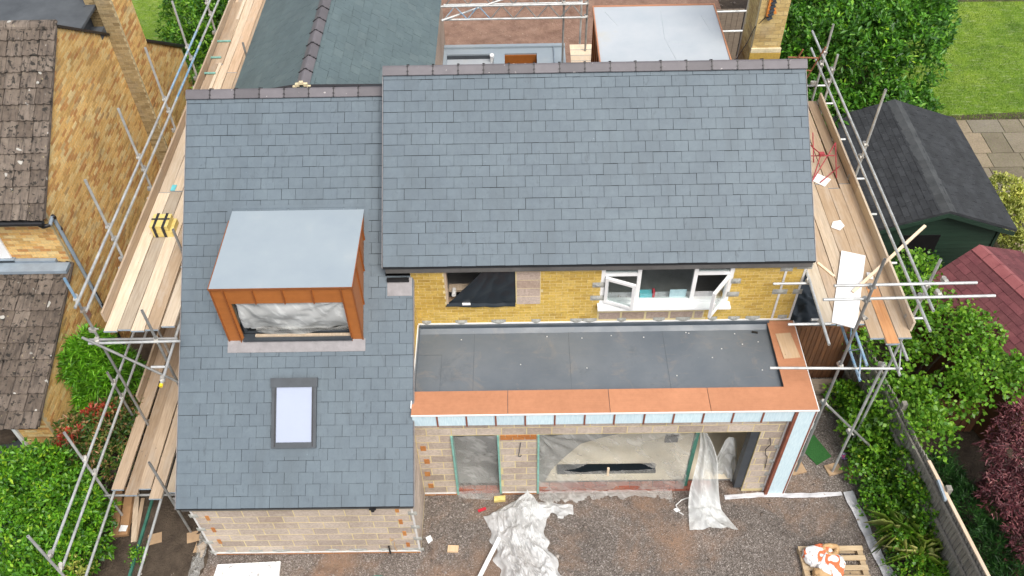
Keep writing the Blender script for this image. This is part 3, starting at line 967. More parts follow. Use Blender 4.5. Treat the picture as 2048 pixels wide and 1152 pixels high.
# side wall above the flat roof under the left roof
m = MB(); m.poly([(LW1, 1.256, 2.6), (LW1, 3.2, 2.6), (LW1, 3.2, zl(3.2) - .08), (LW1, 1.256, zl(1.256) - .06)], (-.15, 0, 0))
wall_ls = m.build('side_wall', M['mortar_y'], house)
for Mx in to_M(coursing((1.3, 3.19, 2.92, 4.2), [], .225, .075, .010, poly=lambda v: (max(1.3, (v + .10 - HL) / SL), 3.19)), 'x+', LW1, .06): BRICKS.append((Mx, M['brick_y'], wall_ls, False))
# west wall of the left wing and rear wing, rear walls
m = MB(); m.poly([(LW0, LWY + .2, 0), (LW0, WY1 - .1, 0), (LW0, WY1 - .1, 4.55), (LW0, YR - .6, 4.55), (LW0, 3.6, 4.4), (LW0, LWY + .2, 1.85)], (.2, 0, 0))
wall_w = m.build('side_wall', M['mortar_y'], house)
for Mx in to_M(coursing((LWY + .22, 12.9, .085, 4.5), [], .45, .225, .012, poly=lambda v: (max(LWY + .22, (v + .12 - HL) / SL), 12.9)), 'x-', LW0, .09): BLOCKS.append((Mx, M['block'], wall_w, True))
m = MB(); m.box((4.05, 8.75, 0), (11.02, 8.95, 4.5)); m.box((3.98, 8.95, 0), (4.13, 13.0, 4.6)); m.box((.4, 12.9, 0), (3.98, 13.0, 4.6))
m.poly([(.25, 12.95, 4.6), (4.0, 12.95, 4.6), (WXR, 12.95, WZR - .1)], (0, .05, 0))
m.build('rear_wall', M['block_pink'], house)
m = MB(); m.box((10.9, 3.41, 2.6), (11.07, 8.75, 4.5)); m.poly([(10.9, 3.3, 4.5), (10.9, 8.75, 4.5), (10.9, YR, ZR2 - .12)], (.17, 0, 0))
m.box((10.9, 3.41, 0), (11.07, 8.75, 2.6))
m.build('side_wall', M['brick_stock'], house)

# extension front wall
EY = 1.256
DOOR = (4.72, 5.59, 0.0, 2.10); BIG = (6.29, 10.30, 0.0, 2.10)
m = MB(); cells((LW1, 11.02, 0, 2.62), [DOOR, BIG], yface(EY, .2), m)
wall_e = m.build('front_wall', M['mortar_y'], house)
SOLD = (5.61, 6.27, 2.0, 2.10)
for Mx in to_M(coursing((LW1 + .005, 11.0, .085, 2.6), [DOOR, BIG, SOLD], .45, .225, .020), 'y-', EY, .1, .0025): BLOCKS.append((Mx, M['block'], wall_e, False))
for Mx in to_M(coursing((5.61, 6.27, 1.96, 2.11), [], .225, .075, .012), 'y-', EY - .012, .1): BRICKS.append((Mx, M['brick_orange'], wall_e, False))
for Mx in to_M(coursing((LW1, 4.71, .0, .08), [], .225, .075, .012) + coursing((5.60, 6.28, .0, .08), [], .225, .075, .012), 'y-', EY - .012, .1): BRICKS.append((Mx, M['brick_orange'], wall_e, False))
for Mx in to_M(coursing((6.31, 9.7, .0, .225), [], .225, .075, .012), 'y-', EY + .02, .1): BRICKS.append((Mx, M['brick_red'], wall_e, False))
for Mx in to_M(coursing((4.74, 5.57, .0, .15), [], .225, .075, .012), 'y-', EY + .02, .1): BRICKS.append((Mx, M['brick_red'], wall_e, False))
for q, zz in enumerate((1.7, 1.25, .8, .36)):
    BRICKS.append((frame_M((4.19 + .03 * (q % 2), EY - .002 + .04, zz), (1, 0, 0), (0, 1, 0), (0, 0, 1), .10, .1, .15), M['brick_orange'], wall_e, False))
# jambs
for x in (4.72, 5.59 - .03, 6.29):
    bx('jamb_strip', (x - .005, EY - .03, .05), (x + .03, EY + .16, 2.1), M['jade'], wall_e)
bx('jamb_board', (10.14, EY + .02, .1), (10.29, EY + .19, 2.09), M['dgrey'], wall_e)
bx('lintel', (6.2, EY + .03, 2.095), (10.4, EY + .16, 2.16), M['dgrey'], wall_e)
post = bx('door_post', (9.14, EY + .01, .2), (9.21, EY + .09, 2.1), M['green_r'], wall_e)
# mortar blobs and white beads on the corners
for (x, y, zs, par, ax) in ((LW0 + .01, LWY - .012, (.1, .5, 1.0, 1.5), wall_lw, 'y'), (LW1 - .01, LWY - .012, (.12, .55, 1.0, 1.5), wall_lw, 'y'), (10.72, EY - .012, (.2, .65, 1.1, 1.6), wall_e, 'y')):
    bx('corner_bead', (x - .018, y - .004, 0), (x + .018, y + .008, 1.79 if y < 1 else 2.5), M['bead'], par)
    for zz in zs:
        g = grid(8, 8, lambda u, v: (x + (u - .5) * .16, y + .008 - .022 * max(0, 1 - ((u - .5) ** 2 + (v - .5) ** 2) * 4.2), zz + (v - .5) * .13))
        g.build('adhesive_dab', M['blob'], par, smooth=True)
bx('base_bead', (LW0, LWY - .03, .078), (LW1 + .01, LWY - .006, .10), M['bead'], wall_lw)
bx('base_bead', (LW1, EY - .03, .078), (4.70, EY - .006, .10), M['bead'], wall_e)
bx('base_bead', (5.6, EY - .03, .078), (6.27, EY - .006, .10), M['bead'], wall_e)
for i in range(8):
    x = .5 + i * .48
    g = grid(8, 6, lambda u, v: (x + (u - .5) * (.18 + .08 * (i % 3)), LWY - .004 - .022 * max(0, 1 - ((u - .5) ** 2 + (v - .5) ** 2) * 4.2), .13 + (v - .5) * .08))
    g.build('adhesive_dab', M['blob'], wall_lw, smooth=True)

# upper wall (yellow brick)
UY = 3.2
HOLE1 = (4.66, 5.93, 3.44, 4.50); HOLE2 = (7.46, 9.80, 3.43, 4.50)
PATCH1 = (5.94, 6.38, 3.45, 4.5); PATCH2 = (7.44, 9.42, 2.96, 3.42)
m = MB(); cells((LW1 + .003, 11.065, 2.6, 4.50), [HOLE1, HOLE2], yface(UY, .2), m)
wall_u = m.build('upper_wall', M['mortar_y'], house)
for Mx in to_M(coursing((LW1 + .008, 11.06, 2.95, 4.48), [HOLE1, HOLE2, PATCH1, PATCH2], .225, .075, .008), 'y-', UY, .08, .003): BRICKS.append((Mx, M['brick_y'], wall_u, False))
for Mx in to_M(coursing((5.945, 6.375, 3.45, 4.48), [], .44, .215, .010, 0), 'y-', UY, .1, .002): BLOCKS.append((Mx, M['block_pink'], wall_u, False))
for Mx in to_M(coursing((7.45, 9.42, 2.98, 3.42), [], .45, .225, .04), 'y-', UY, .1, .004): BLOCKS.append((Mx, M['block_pink'], wall_u, False))
place_limit('brick', BRICKS)
place_limit('block', BLOCKS)
bx('base_bead', (LW1 + .02, UY - .022, 2.925), (11.06, UY - .006, 2.955), M['white'], wall_u)
bx('base_bead', (LW1 + .004, 1.30, 2.90), (LW1 + .022, UY - .025, 2.93), M['white'], wall_ls)
for x in (10.72, 11.05):
    bx('corner_bead', (x - .03, UY - .014, 2.96), (x + .01, UY - .006, 4.47), M['bead'], wall_u)
for i, (x, zz) in enumerate([(4.25, 2.97), (4.9, 2.97), (5.6, 2.97), (6.3, 2.97), (7.05, 2.97), (7.3, 2.97), (7.9, 2.97), (8.6, 2.97), (9.05, 2.97), (9.6, 2.97), (10.0, 2.97), (10.35, 2.97), (10.9, 2.99),
                             (7.42, 3.95), (7.42, 3.6), (9.87, 4.0), (9.87, 3.65), (10.71, 3.7), (11.03, 3.7), (10.71, 4.3), (11.02, 4.35)]):
    g = grid(8, 6, lambda u, v: (x + (u - .5) * (.17 + .05 * (i % 3)), UY - .008 - .024 * max(0, 1 - ((u - .5) ** 2 + (v - .5) ** 2) * 4.2), zz + (v - .5) * .13))
    g.build('adhesive_dab', M['blob'], wall_u, smooth=True)
# fascia and eaves
bx('fascia', (XR0 + .03, YE2 + .012, 4.40), (XR1 - .02, YE2 + .035, 4.535), M['fascia'], house)
bx('soffit', (XR0 + .03, YE2 + .036, 4.40), (LW1 - .02, UY + .2, 4.42), M['brick_y'], house)
bx('fascia', (.06, .012, 1.735), (XL1 - .02, .04, 1.80), M['fascia'], house)
bx('soffit', (.06, .005, 1.80), (XL1 - .01, .054, 1.815), M['white'], house)
m = MB(); m.poly([(3.66, 2.93, zl(2.93) + .03), (4.1, 2.93, zl(2.93) + .03), (4.1, 3.19, zl(3.19) + .03), (3.66, 3.19, zl(3.19) + .03)], (0, 0, .008))
m.build('step_flashing', M['lead'], roofL)
bx('gutter_stub', (3.66, 3.10, 4.20), (4.05, 3.15, 4.27), M['black'], house)

# rooms behind the openings
m = MB()
m.box((4.1, EY + .21, .06), (11.0, 6.6, .10))
fs = m.build('floor_slab', M['conc'], house)  # grey slab and cream patch put daylight falloff into the floor colours
m = MB(); m.poly([(6.45, 1.47, .100), (10.7, 1.47, .100), (10.7, 3.6, .100), (8.9, 3.55, .100), (8.35, 2.9, .100), (8.0, 2.55, .100), (7.6, 2.45, .100), (7.2, 2.32, .100), (6.9, 2.05, .100), (6.6, 1.75, .100)], (0, 0, .005)); m.build('daylit_screed_patch', M['screed'], fs)
m = MB()
m.box((4.1, 6.6, .1), (11.0, 6.7, 2.6)); m.box((5.75, EY + .21, .1), (5.85, 6.6, 2.6)); m.box((10.85, EY + .21, .1), (10.899, 6.6, 2.6))
m.build('inner_wall', M['plaster'], house)
bx('ceiling', (4.1, EY + .21, 2.55), (10.9, 6.6, 2.61), M['plaster'], house)
m = MB()
m.box((4.2, 5.6, 2.9), (10.85, 5.68, 4.5)); m.box((6.9, 3.41, 2.9), (6.98, 5.6, 4.5))
m.build('inner_wall', M['darkroom'], house)
bx('floor_slab', (4.2, 3.41, 2.88), (10.85, 5.6, 2.92), M['darkroom'], house)
bx('ceiling', (4.2, 3.30, 4.50), (10.88, 5.68, 4.56), M['darkroom'], house)

# flat roof
FZ = 2.80
flat = bx('flat_roof', (4.08, 1.60, 2.64), (10.75, 3.19, FZ), M['membrane'], house)
bx('upstand', (4.12, 3.135, FZ), (10.66, 3.185, 2.925), M['upstand'], flat)
m = MB(); m.poly([(4.12, 3.05, FZ), (4.12, 3.135, FZ), (4.12, 3.135, FZ + .06)], (6.54, 0, 0)); m.build('fillet', M['membrane'], flat)
bx('upstand', (4.075, 1.65, FZ), (4.115, 3.13, 2.9), M['membrane'], flat)
for x in (4.55, 5.14, 6.90, 8.66):
    bx('membrane_lap', (x, 1.66 if x > 5 else 1.66, FZ), (x + .007, 3.05 if x > 5 else 2.55, FZ + .003), M['seam'], flat)
    if x > 5: bx('membrane_lap', (x + .0071, 1.66, FZ), (x + .10, 3.05, FZ + .0025), M['membrane'], flat)
bx('membrane_lap', (4.12, 2.55, FZ), (4.557, 2.557, FZ + .0035), M['seam'], flat)
bx('parapet_core', (4.09, 1.20, 2.58), (11.06, 1.63, 2.872), M['membrane'], flat)
bx('parapet_core', (10.70, 1.632, 2.58), (11.06, 3.19, 2.872), M['membrane'], flat)
# coping panels
cop = [(4.09, 5.762), (5.772, 7.532), (7.542, 9.271)]
for a, b in cop: bx('coping_panel', (a, 1.165, 2.874), (b, 1.665, 2.895), M['cop'], house)
m = MB(); m.poly([(9.281, 1.165, 2.874), (11.12, 1.165, 2.874), (11.12, 3.185, 2.874), (10.63, 3.185, 2.874), (10.63, 1.665, 2.874), (9.281, 1.665, 2.874)], (0, 0, .021))
m.build('coping_panel', M['cop'], house)
bx('coping_edge', (4.09, 1.150, 2.862), (11.135, 1.164, 2.897), M['white'], house)
bx('coping_edge', (11.121, 1.165, 2.862), (11.135, 3.185, 2.897), M['white'], house)
bx('coping_drop', (10.626, 1.669, FZ), (10.632, 3.18, 2.872), M['dgrey'], house)
# fascia insulation panels with battens
fx = [4.10 + .0]
bpx = [4.535, 5.045, 5.555, 6.07, 6.585, 7.105, 7.62, 8.14, 8.65, 9.165, 9.68, 10.20, 10.745]
prev = 4.10
for i, b in enumerate(bpx):
    bx('insulation_panel', (prev, 1.175, 2.545), (b - .017, 1.236, 2.86), M['blue'], house)
    if i < len(bpx) - 1: bx('fascia_batten', (b - .016, 1.160, 2.53), (b + .012, 1.236, 2.86), M['batten'], house)
    prev = b + .013
bx('fascia_batten', (10.735, 1.150, .02), (10.79, 1.240, 2.86), M['batten'], house)
bx('insulation_panel', (10.792, 1.172, .02), (11.09, 1.236, 2.86), M['blue'], house)
bx('insulation_panel', (11.03, 1.27, .02), (11.085, 3.40, 2.58), M['blue'], house)
bx('corner_trim', (11.086, 1.168, .02), (11.112, 1.24, 2.86), M['batten'], house)
bx('corner_trim', (11.113, 1.166, .02), (11.125, 1.262, 2.86), M['bead'], house)
bx('corner_bead', (10.80 - .10, 1.236, .1), (10.73, 1.250, 2.53), M['bead'], wall_e)

# dormer ------------------------------------------------------------------
dor = bx('dormer', (DX0 + .03, DY0 + .12, 3.5), (DX1 - .03, DY0 + .16, 3.62), M['rust'], house)
bx('dormer_roof', (DX0 - .005, DY0 - .012, DZ - .03), (DX1 + .005, DY1 + .03, DZ), M['grp'], dor)
bx('roof_edge_trim', (DX0 - .02, DY0 - .02, DZ - .045), (DX1 + .02, DY0 - .013, DZ + .003), M['rust_d'], dor)
bx('roof_edge_trim', (DX0 - .02, DY0 - .012, DZ - .045), (DX0 - .006, DY1 - .3, DZ + .003), M['rust_d'], dor)
bx('roof_edge_trim', (DX1 + .006, DY0 - .012, DZ - .045), (DX1 + .02, DY1 - .3, DZ + .003), M['rust_d'], dor)
zb = zl(DY0)
OX0, OX1, OZ0, OZ1 = 1.145, 3.045, 3.66, 4.56
hp = [DX0, 1.09, 1.575, 2.065, 2.555, 3.045, DX1]
for a, b in zip(hp[:-1], hp[1:]):
    lo = OZ1 if (a >= 1.08 and b <= 3.05) else zb - .02
    if a == DX0: pass
    bx('cladding_panel', (a + .004, DY0, lo), (b - .004, DY0 + .03, DZ - .031), M['rust'], dor)
bx('cladding_panel', (1.09, DY0 + .001, zb - .02), (OX0, DY0 + .03, OZ1 - .004), M['rust'], dor)
for x in hp[1:-1]:
    lo = OZ1 if 1.2 < x < 3.0 else zb - .01
    bx('standing_seam', (x - .009, DY0 - .028, lo), (x + .009, DY0, DZ - .045), M['rust_d'], dor)
for x in (DX0, DX1): bx('standing_seam', (x - .012, DY0 - .012, zb - .03), (x + .012, DY0 + .02, DZ - .045), M['rust_d'], dor)
ycut = lambda z: (z - HL) / SL
for sgn, x in ((1, DX1), (-1, DX0)):
    pts = [(x, DY0 + .032, zb - .03), (x, DY0 + .032, DZ - .032), (x, ycut(DZ) - .02, DZ - .032)]
    m = MB(); m.poly(pts, (-.03 * sgn, 0, 0)); m.build('dormer_cheek', M['rust'], dor)
    for yy in (2.82, 3.30, 3.75):
        bx('standing_seam', (x if sgn > 0 else x - .026, yy - .009, zl(yy) - .02), (x + .026 if sgn > 0 else x, yy + .009, DZ - .046), M['rust_d'], dor)
m = MB(); m.poly([(DX0 - .03, DY0 - .17, zl(DY0 - .17) + .03), (DX1 + .04, DY0 - .17, zl(DY0 - .17) + .03), (DX1 + .04, DY0 + .01, zl(DY0 + .01) + .03), (DX0 - .03, DY0 + .01, zl(DY0 + .01) + .03)], (0, 0, .008))
m.build('apron_flashing', M['lead'], dor)
for x in (DX0 - .09, DX1 + .004):
    m = MB(); m.poly([(x, DY0 - .02, zl(DY0 - .02) + .026), (x + .085, DY0 - .02, zl(DY0 - .02) + .026), (x + .085, DY1, zl(DY1) + .026), (x, DY1, zl(DY1) + .026)], (0, 0, .006))
    m.build('soaker_flashing', M['slate'], dor)
m = MB(); m.poly([(DX0 - .03, DY1 - .02, zl(DY1 - .02) + .03), (DX1 + .03, DY1 - .02, zl(DY1 - .02) + .03), (DX1 + .03, DY1 + .03, zl(DY1 + .03) + .028), (DX0 - .03, DY1 + .03, zl(DY1 + .03) + .028)], (0, 0, .006))
m.build('back_flashing', M['slate'], dor)
# dormer window
dwin = bx('window', (OX0 + .003, DY0 + .10, OZ0), (OX1 - .003, DY0 + .115, OZ0 + .05), M['dgrey'], dor)
bx('window_frame', (OX0 + .003, DY0 + .10, OZ1 - .06), (OX1 - .003, DY0 + .15, OZ1), M['dgrey'], dor)
bx('window_frame', (OX0 + .003, DY0 + .10, OZ0 + .055), (OX0 + .06, DY0 + .15, OZ1 - .065), M['dgrey'], dor)
bx('window_frame', (OX1 - .06, DY0 + .10, OZ0 + .055), (OX1 - .003, DY0 + .15, OZ1 - .065), M['dgrey'], dor)
bx('window_glass', (OX0 + .06, DY0 + .12, OZ0 + .05), (OX1 - .06, DY0 + .126, OZ1 - .06), M['glass'], dor)
bx('window_sill', (OX0 - .01, DY0 - .05, OZ0 - .05), (OX1 + .01, DY0 + .09, OZ0 - .012), M['dgrey'], dor)
bx('sill_batten', (OX0 + .2, DY0 + .02, OZ0 - .010), (OX1 - .0, DY0 + .07, OZ0 + .02), M['board_old'], dor)
m = MB(); m.box((OX0, DY0 + .62, 3.7), (OX1, DY0 + .66, 4.9)); m.box((OX0 - .1, DY0 + .2, 3.55), (OX1 + .1, DY0 + .62, 3.6)); m.box((OX0 - .14, DY0 + .2, 3.6), (OX0 - .1, DY0 + .66, 4.9)); m.box((OX1 + .1, DY0 + .2, 3.6), (OX1 + .14, DY0 + .66, 4.9))
m.build('inner_lining', M['plaster'], dor)

# roof window
def on_slope(x0, x1, y0, y1, h0, h1, name, mat, par):
    m = MB()
    p = []
    for h in (h0, h1):
        for (x, y) in ((x0, y0), (x1, y0), (x1, y1), (x0, y1)):
            p.append(Vector((x, y, zl(y))) + nL * h)
    m.add(p, [(3, 2, 1, 0), (4, 5, 6, 7), (0, 1, 5, 4), (1, 2, 6, 5), (2, 3, 7, 6), (3, 0, 4, 7)])
    return m.build(name, mat, par)


sky_l = on_slope(1.66, 2.43, .82, 1.78, .01, .06, 'roof_window', M['dgrey'], house)
on_slope(1.635, 2.455, 1.67, 1.80, .06, .115, 'window_hood', M['dgrey'], sky_l)
on_slope(1.655, 1.735, .82, 1.67, .06, .095, 'window_frame', M['dgrey'], sky_l)
on_slope(2.355, 2.435, .82, 1.67, .06, .095, 'window_frame', M['dgrey'], sky_l)
on_slope(1.736, 2.354, .82, .90, .06, .095, 'window_frame', M['dgrey'], sky_l)
on_slope(1.71, 1.722, .84, 1.66, .095, .104, 'window_bead', M['clip'], sky_l)
on_slope(2.368, 2.38, .84, 1.66, .095, .104, 'window_bead', M['clip'], sky_l)
on_slope(1.736, 2.354, .901, 1.669, .062, .078, 'window_pane', M['film'], sky_l)
on_slope(1.62, 2.47, .70, .815, .022, .03, 'apron_flashing', M['slate'], sky_l)

# upper left opening with timber sill
hole = bx('window_opening', (4.67, UY + .02, 3.44), (5.92, UY + .19, 3.475), M['board_old'], wall_u)
bx('window_jamb', (4.662, UY - .004, 3.44), (4.70, UY + .18, 4.48), M['board_old'], wall_u)
bx('inner_sill', (4.7, UY + .21, 3.58), (5.9, UY + .36, 3.64), M['board_old'], wall_u)

# white casement window
WZ0, WZ1 = 3.46, 4.47
win = bx('casement_window', (7.42, 3.03, 3.415), (9.84, UY + .06, 3.452), M['white'], wall_u)
def wbar(x0, x1, z0, z1, y0=UY + .0, y1=UY + .07): return bx('window_frame', (x0, y0, z0), (x1, y1, z1), M['white'], wall_u)
wbar(7.46, 7.53, WZ0, WZ1); wbar(9.73, 9.80, WZ0, WZ1); wbar(7.532, 9.728, WZ0, WZ0 + .06); wbar(7.532, 9.728, WZ1 - .05, WZ1)
for x in (8.10, 9.10): wbar(x, x + .07, WZ0 + .062, WZ1 - .052)
for a, b in ((7.532, 8.098), (9.172, 9.728)): wbar(a, b, WZ0 + .70, WZ0 + .77)
bx('window_glass', (8.172, UY + .03, WZ0 + .062), (9.098, UY + .038, WZ1 - .052), M['glass'], wall_u)
for a, b in ((7.532, 8.098), (9.172, 9.728)): bx('window_glass', (a, UY + .03, WZ0 + .772), (b, UY + .038, WZ1 - .052), M['glass'], wall_u)


bx('inner_sill', (7.6, 3.245, 3.45), (9.7, 3.42, 3.495), M['geo'], wall_u)


def sash(hx, width, ang, z0, z1):
    """open casement hinged at hx; angle about z"""
    d = Vector((math.cos(ang), math.sin(ang), 0)); n = Vector((-d.y, d.x, 0))
    o = Vector((hx, UY - .02, 0))
    m = MB()
    def bar(a, b, c, e): m.mbox(frame_M(o + d * (a + b) / 2 + Vector((0, 0, (c + e) / 2)), d, n, (0, 0, 1), b - a, .055, e - c))
    bar(0, .055, z0, z1); bar(width - .055, width, z0, z1); bar(.055, width - .055, z0, z0 + .055); bar(.055, width - .055, z1 - .055, z1)
    s = m.build('window_sash', M['white'], wall_u)
    g_ = MB(); g_.mbox(frame_M(o + d * width / 2 + Vector((0, 0, (z0 + z1) / 2)), d, n, (0, 0, 1), width - .105, .008, z1 - z0 - .105)); g_.build('window_glass', M['glass'], wall_u)
    h_ = MB(); h_.mbox(frame_M(o + d * (width - .035) + n * .04 + Vector((0, 0, (z0 + z1) / 2)), d, n, (0, 0, 1), .02, .03, .12)); h_.build('window_handle', M['white'], wall_u)


sash(7.54, .55, R(-22), WZ0 + .06, WZ0 + .70)
sash(9.72, .55, R(180 + 52), WZ0 + .06, WZ0 + .70)

# vent pipe outlet near the eave, cable
m = MB(); m.tube((3.40, -.03, 1.76), (3.40, .05, 1.72), .035, 10); m.box((3.34, -.035, 1.78), (3.46, .0, 1.80)); m.build('pipe_outlet', M['black'], house)
m = MB(); m.tube((3.50, LWY - .03, .02), (3.50, LWY - .03, .30), .018, 8); m.build('pipe_stub', M['black'], house)
m = MB(); m.path([(3.62, LWY - .02, .45), (3.61, LWY - .03, .30), (3.63, LWY - .02, .08)], .007, 6); m.path([(3.56, LWY - .02, .62), (3.58, LWY - .05, .55), (3.62, LWY - .03, .58), (3.56, LWY - .03, .52)], .006, 6); m.build('cable_tail', M['kraft'], house)
m = MB(); m.path([(5.98, EY - .01, 1.85), (5.95, EY - .05, 1.6), (5.93, EY - .04, 1.45), (5.97, EY - .04, 1.43), (5.99, EY - .03, 1.47)], .008, 6); m.build('cable_tail', M['dgrey'], house)
m = MB(); m.path([(10.50, EY - .01, 1.9), (10.52, EY - .06, 1.75), (10.47, EY - .05, 1.6), (10.50, EY - .04, 1.4), (10.56, EY - .03, 1.3), (10.60, EY - .02, .9)], .008, 6); m.build('cable_tail', M['black'], house)

# rear flat roof with two wells, and rear dormer
rf = thing('rear_extension', 'flat roofed grey extension with two roof openings behind the slate ridge', 'extension', (5.6, 11.0, 0))
w1 = (4.22, 5.42, 11.0, 12.17); w2 = (5.70, 6.52, 11.0, 12.17)
m = MB(); cells((4.135, 7.25, 8.96, 12.52), [w1, w2], lambda mb, a, b, c, d: mb.box((a, c, 2.85), (b, d, 3.0)), m)
m.build('flat_roof', M['grp'], rf)
bx('roof_kerb', (4.14, 12.40, 3.0), (7.25, 12.52, 3.06), M['grp'], rf)
bx('roof_kerb', (6.95, 11.0, 3.0), (6.97, 12.39, 3.05), M['lead_b'], rf)
bx('well_lining', (w1[0], w1[3] - .03, 2.6), (w1[1], w1[3] - .001, 2.96), M['dgrey'], rf)  # dark grey paints in the shade on the first well's far wall
bx('well_lining', (w2[0], w2[3] - .03, 2.2), (w2[1], w2[3] - .001, 2.96), M['rust'], rf)
bx('well_floor', (w1[0], w1[2], 2.85), (w1[1], w1[3] - .031, 2.87), M['grp_w'], rf); bx('well_floor', (w2[0], w2[2], 2.18), (w2[1], w2[3], 2.199), M['rust'], rf)
for x in (5.9, 6.2): bx('timber_stud', (x, 12.05, 2.2), (x + .05, 12.10, 2.75), M['lath'], rf)
m = MB(); m.box((4.2, 12.3, 0), (7.2, 12.45, 2.85)); m.box((7.05, 8.96, 0), (7.2, 12.3, 2.85)); m.build('wall', M['block_pink'], rf)
m = MB()
for i in range(6): m.mbox(frame_M((4.4 + i * .52, 12.55, 3.02), (1, 0, 0), (0, 1, 0), (0, 0, 1), .06, .05, .05))
m.build('roof_fixing', M['rusty'], rf)
m = MB(); m.tube((5.38, 12.0, 2.72), (5.38, 12.0, 3.02), .05, 12); m.tube((5.38, 12.0, 3.02), (5.38, 11.96, 3.10), .055, 12); m.build('vent_cowl', M['white'], rf)

rd = bx('rear_dormer', (7.56, 6.25, 5.0), (9.87, 6.30, 6.44), M['rust'], house)
bx('dormer_roof', (7.54, 6.14, 6.44), (9.89, 8.28, 6.50), M['grp_w'], rd)
for q, (a, b) in enumerate((((8.92, 6.4), (8.80, 7.1)), ((8.80, 7.1), (8.84, 8.1)), ((8.85, 7.0), (9.3, 6.95)), ((7.75, 8.1), (7.95, 7.6)), ((9.6, 7.9), (9.7, 7.3)))):
    m = MB(); m.tube((a[0], a[1], 6.496), (b[0], b[1], 6.496), .012, 6, .008); m.build('membrane_crease', M['grp_w'], rd)
for lo, hi in (((7.515, 6.2, 6.42), (7.539, 8.305, 6.52)), ((9.891, 6.2, 6.42), (9.915, 8.305, 6.52)), ((7.54, 8.281, 6.42), (9.89, 8.305, 6.52))):
    bx('roof_edge_trim', lo, hi, M['cop'], rd)
for sgn, x in ((-1, 7.56), (1, 9.87)):
    m = MB(); m.poly([(x, 6.35, 6.44), (x, 8.25, 6.44), (x, 8.25, ZR2 - SR * (8.25 - YR)), (x, 6.35, ZR2 - SR * .36 - .1)], (.03 * -sgn, 0, 0)); m.build('dormer_cheek', M['rust'], rd)
    for k in range(5):
        yy = 6.65 + k * .38
        bx('standing_seam', (x - .028 if sgn < 0 else x, yy - .01, ZR2 - SR * (yy - YR) - .02), (x if sgn < 0 else x + .028, yy + .01, 6.42), M['rust_d'], rd)
bx('dormer_front', (7.56, 8.22, 4.9), (9.87, 8.25, 6.44), M['rust'], rd)

# chimney
CHX0, CHX1, CHY0, CHY1 = 10.28, 10.80, 6.50, 7.30
chim = bx('chimney', (CHX0 + .004, CHY0 + .004, 5.2), (CHX1 - .004, CHY1 - .004, 9.2), M['mortar_b'], house)
CB = []
for Mx in to_M(coursing((CHX0, CHX1, 6.55, 9.2), [], .225, .075, .010), 'y-', CHY0, .1): CB.append(Mx)
for Mx in to_M(coursing((CHY0 + .1, CHY1 - .1, 6.2, 9.2), [], .225, .075, .010), 'x-', CHX0, .1): CB.append(Mx)
for Mx in to_M(coursing((CHY0 + .1, CHY1 - .1, 6.2, 9.2), [], .225, .075, .010), 'x+', CHX1, .1): CB.append(Mx)
for Mx in to_M(coursing((CHX0, CHX1, 6.2, 9.2), [], .225, .075, .010), 'y+', CHY1, .1): CB.append(Mx)
for Mx in CB: piece('chimney_brick', unit_box(M['brick_stock']), Mx, chim)
m = MB(); m.box((CHX0 - .02, CHY0 - .05, 6.3), (CHX1 + .015, CHY0 - .006, 6.57)); m.build('chimney_apron', M['brick_y'], chim)
m = MB(); m.box((CHX0 - .01, CHY0 - .045, 6.575), (CHX1 + .01, CHY0 - .006, 6.66)); m.build('mortar_band', M['cream_mortar'], chim)
m = MB()
m.mbox(frame_M((10.43, CHY0 - .03, 7.52), (1, 0, 0), (0, 1, 0), (0, 0, 1), .04, .05, .42))
m.mbox(frame_M((10.50, CHY0 - .04, 7.50), Vector((.9, 0, .4)).normalized(), (0, 1, 0), Vector((-.4, 0, .9)).normalized(), .04, .03, .3))
m.build('orange_bracket', M['orange'], chim)
m = MB()
for k in range(6): m.mbox(frame_M((10.49 - .004 * k, CHY0 - .05, 7.66 - k * .075), Vector((.8, 0, .5)).normalized(), (0, 1, 0), Vector((-.5, 0, .8)).normalized(), .09, .06, .05))
m.build('bracket_chain', M['dgrey'], chim)
m = MB(); m.path([(10.43, CHY0 - .03, 7.32), (10.262, CHY0 + .02, 7.05), (10.20, CHY0 + .05, 6.75), (10.05, CHY0 + .1, 6.3)], .008, 6); m.build('aerial_cable', M['black'], chim)

# ------------------------------------------------------------------ SCAFFOLDS
def tube_part(par, a, b, mat=None, r=.0242, name='scaffold_tube'):
    m = MB(); m.tube(a, b, r, 12, hollow=True)
    return m.build(name, mat or M['tube'], par)


_cm = MB(); _cm.tube((-.035, 0, 0), (.035, 0, 0), .038, 10); _cm.tube((0, .05, -.035), (0, .05, .035), .038, 10); _cm.mbox(frame_M((0, .025, 0), (1, 0, 0), (0, 1, 0), (0, 0, 1), .05, .05, .05)); _cm.mbox(frame_M((.02, -.045, .02), (1, 0, 0), (0, 1, 0), (0, 0, 1), .02, .05, .02))
CPL = _cm.mesh('coupler', M['coupler'])


def coupler(par, p, rz=0):
    piece('coupler', CPL, Matrix.Translation(Vector(p)) @ Matrix.Rotation(rz, 4, 'Z') @ Matrix.Rotation(random.uniform(-.5, .5), 4, 'X'), par)


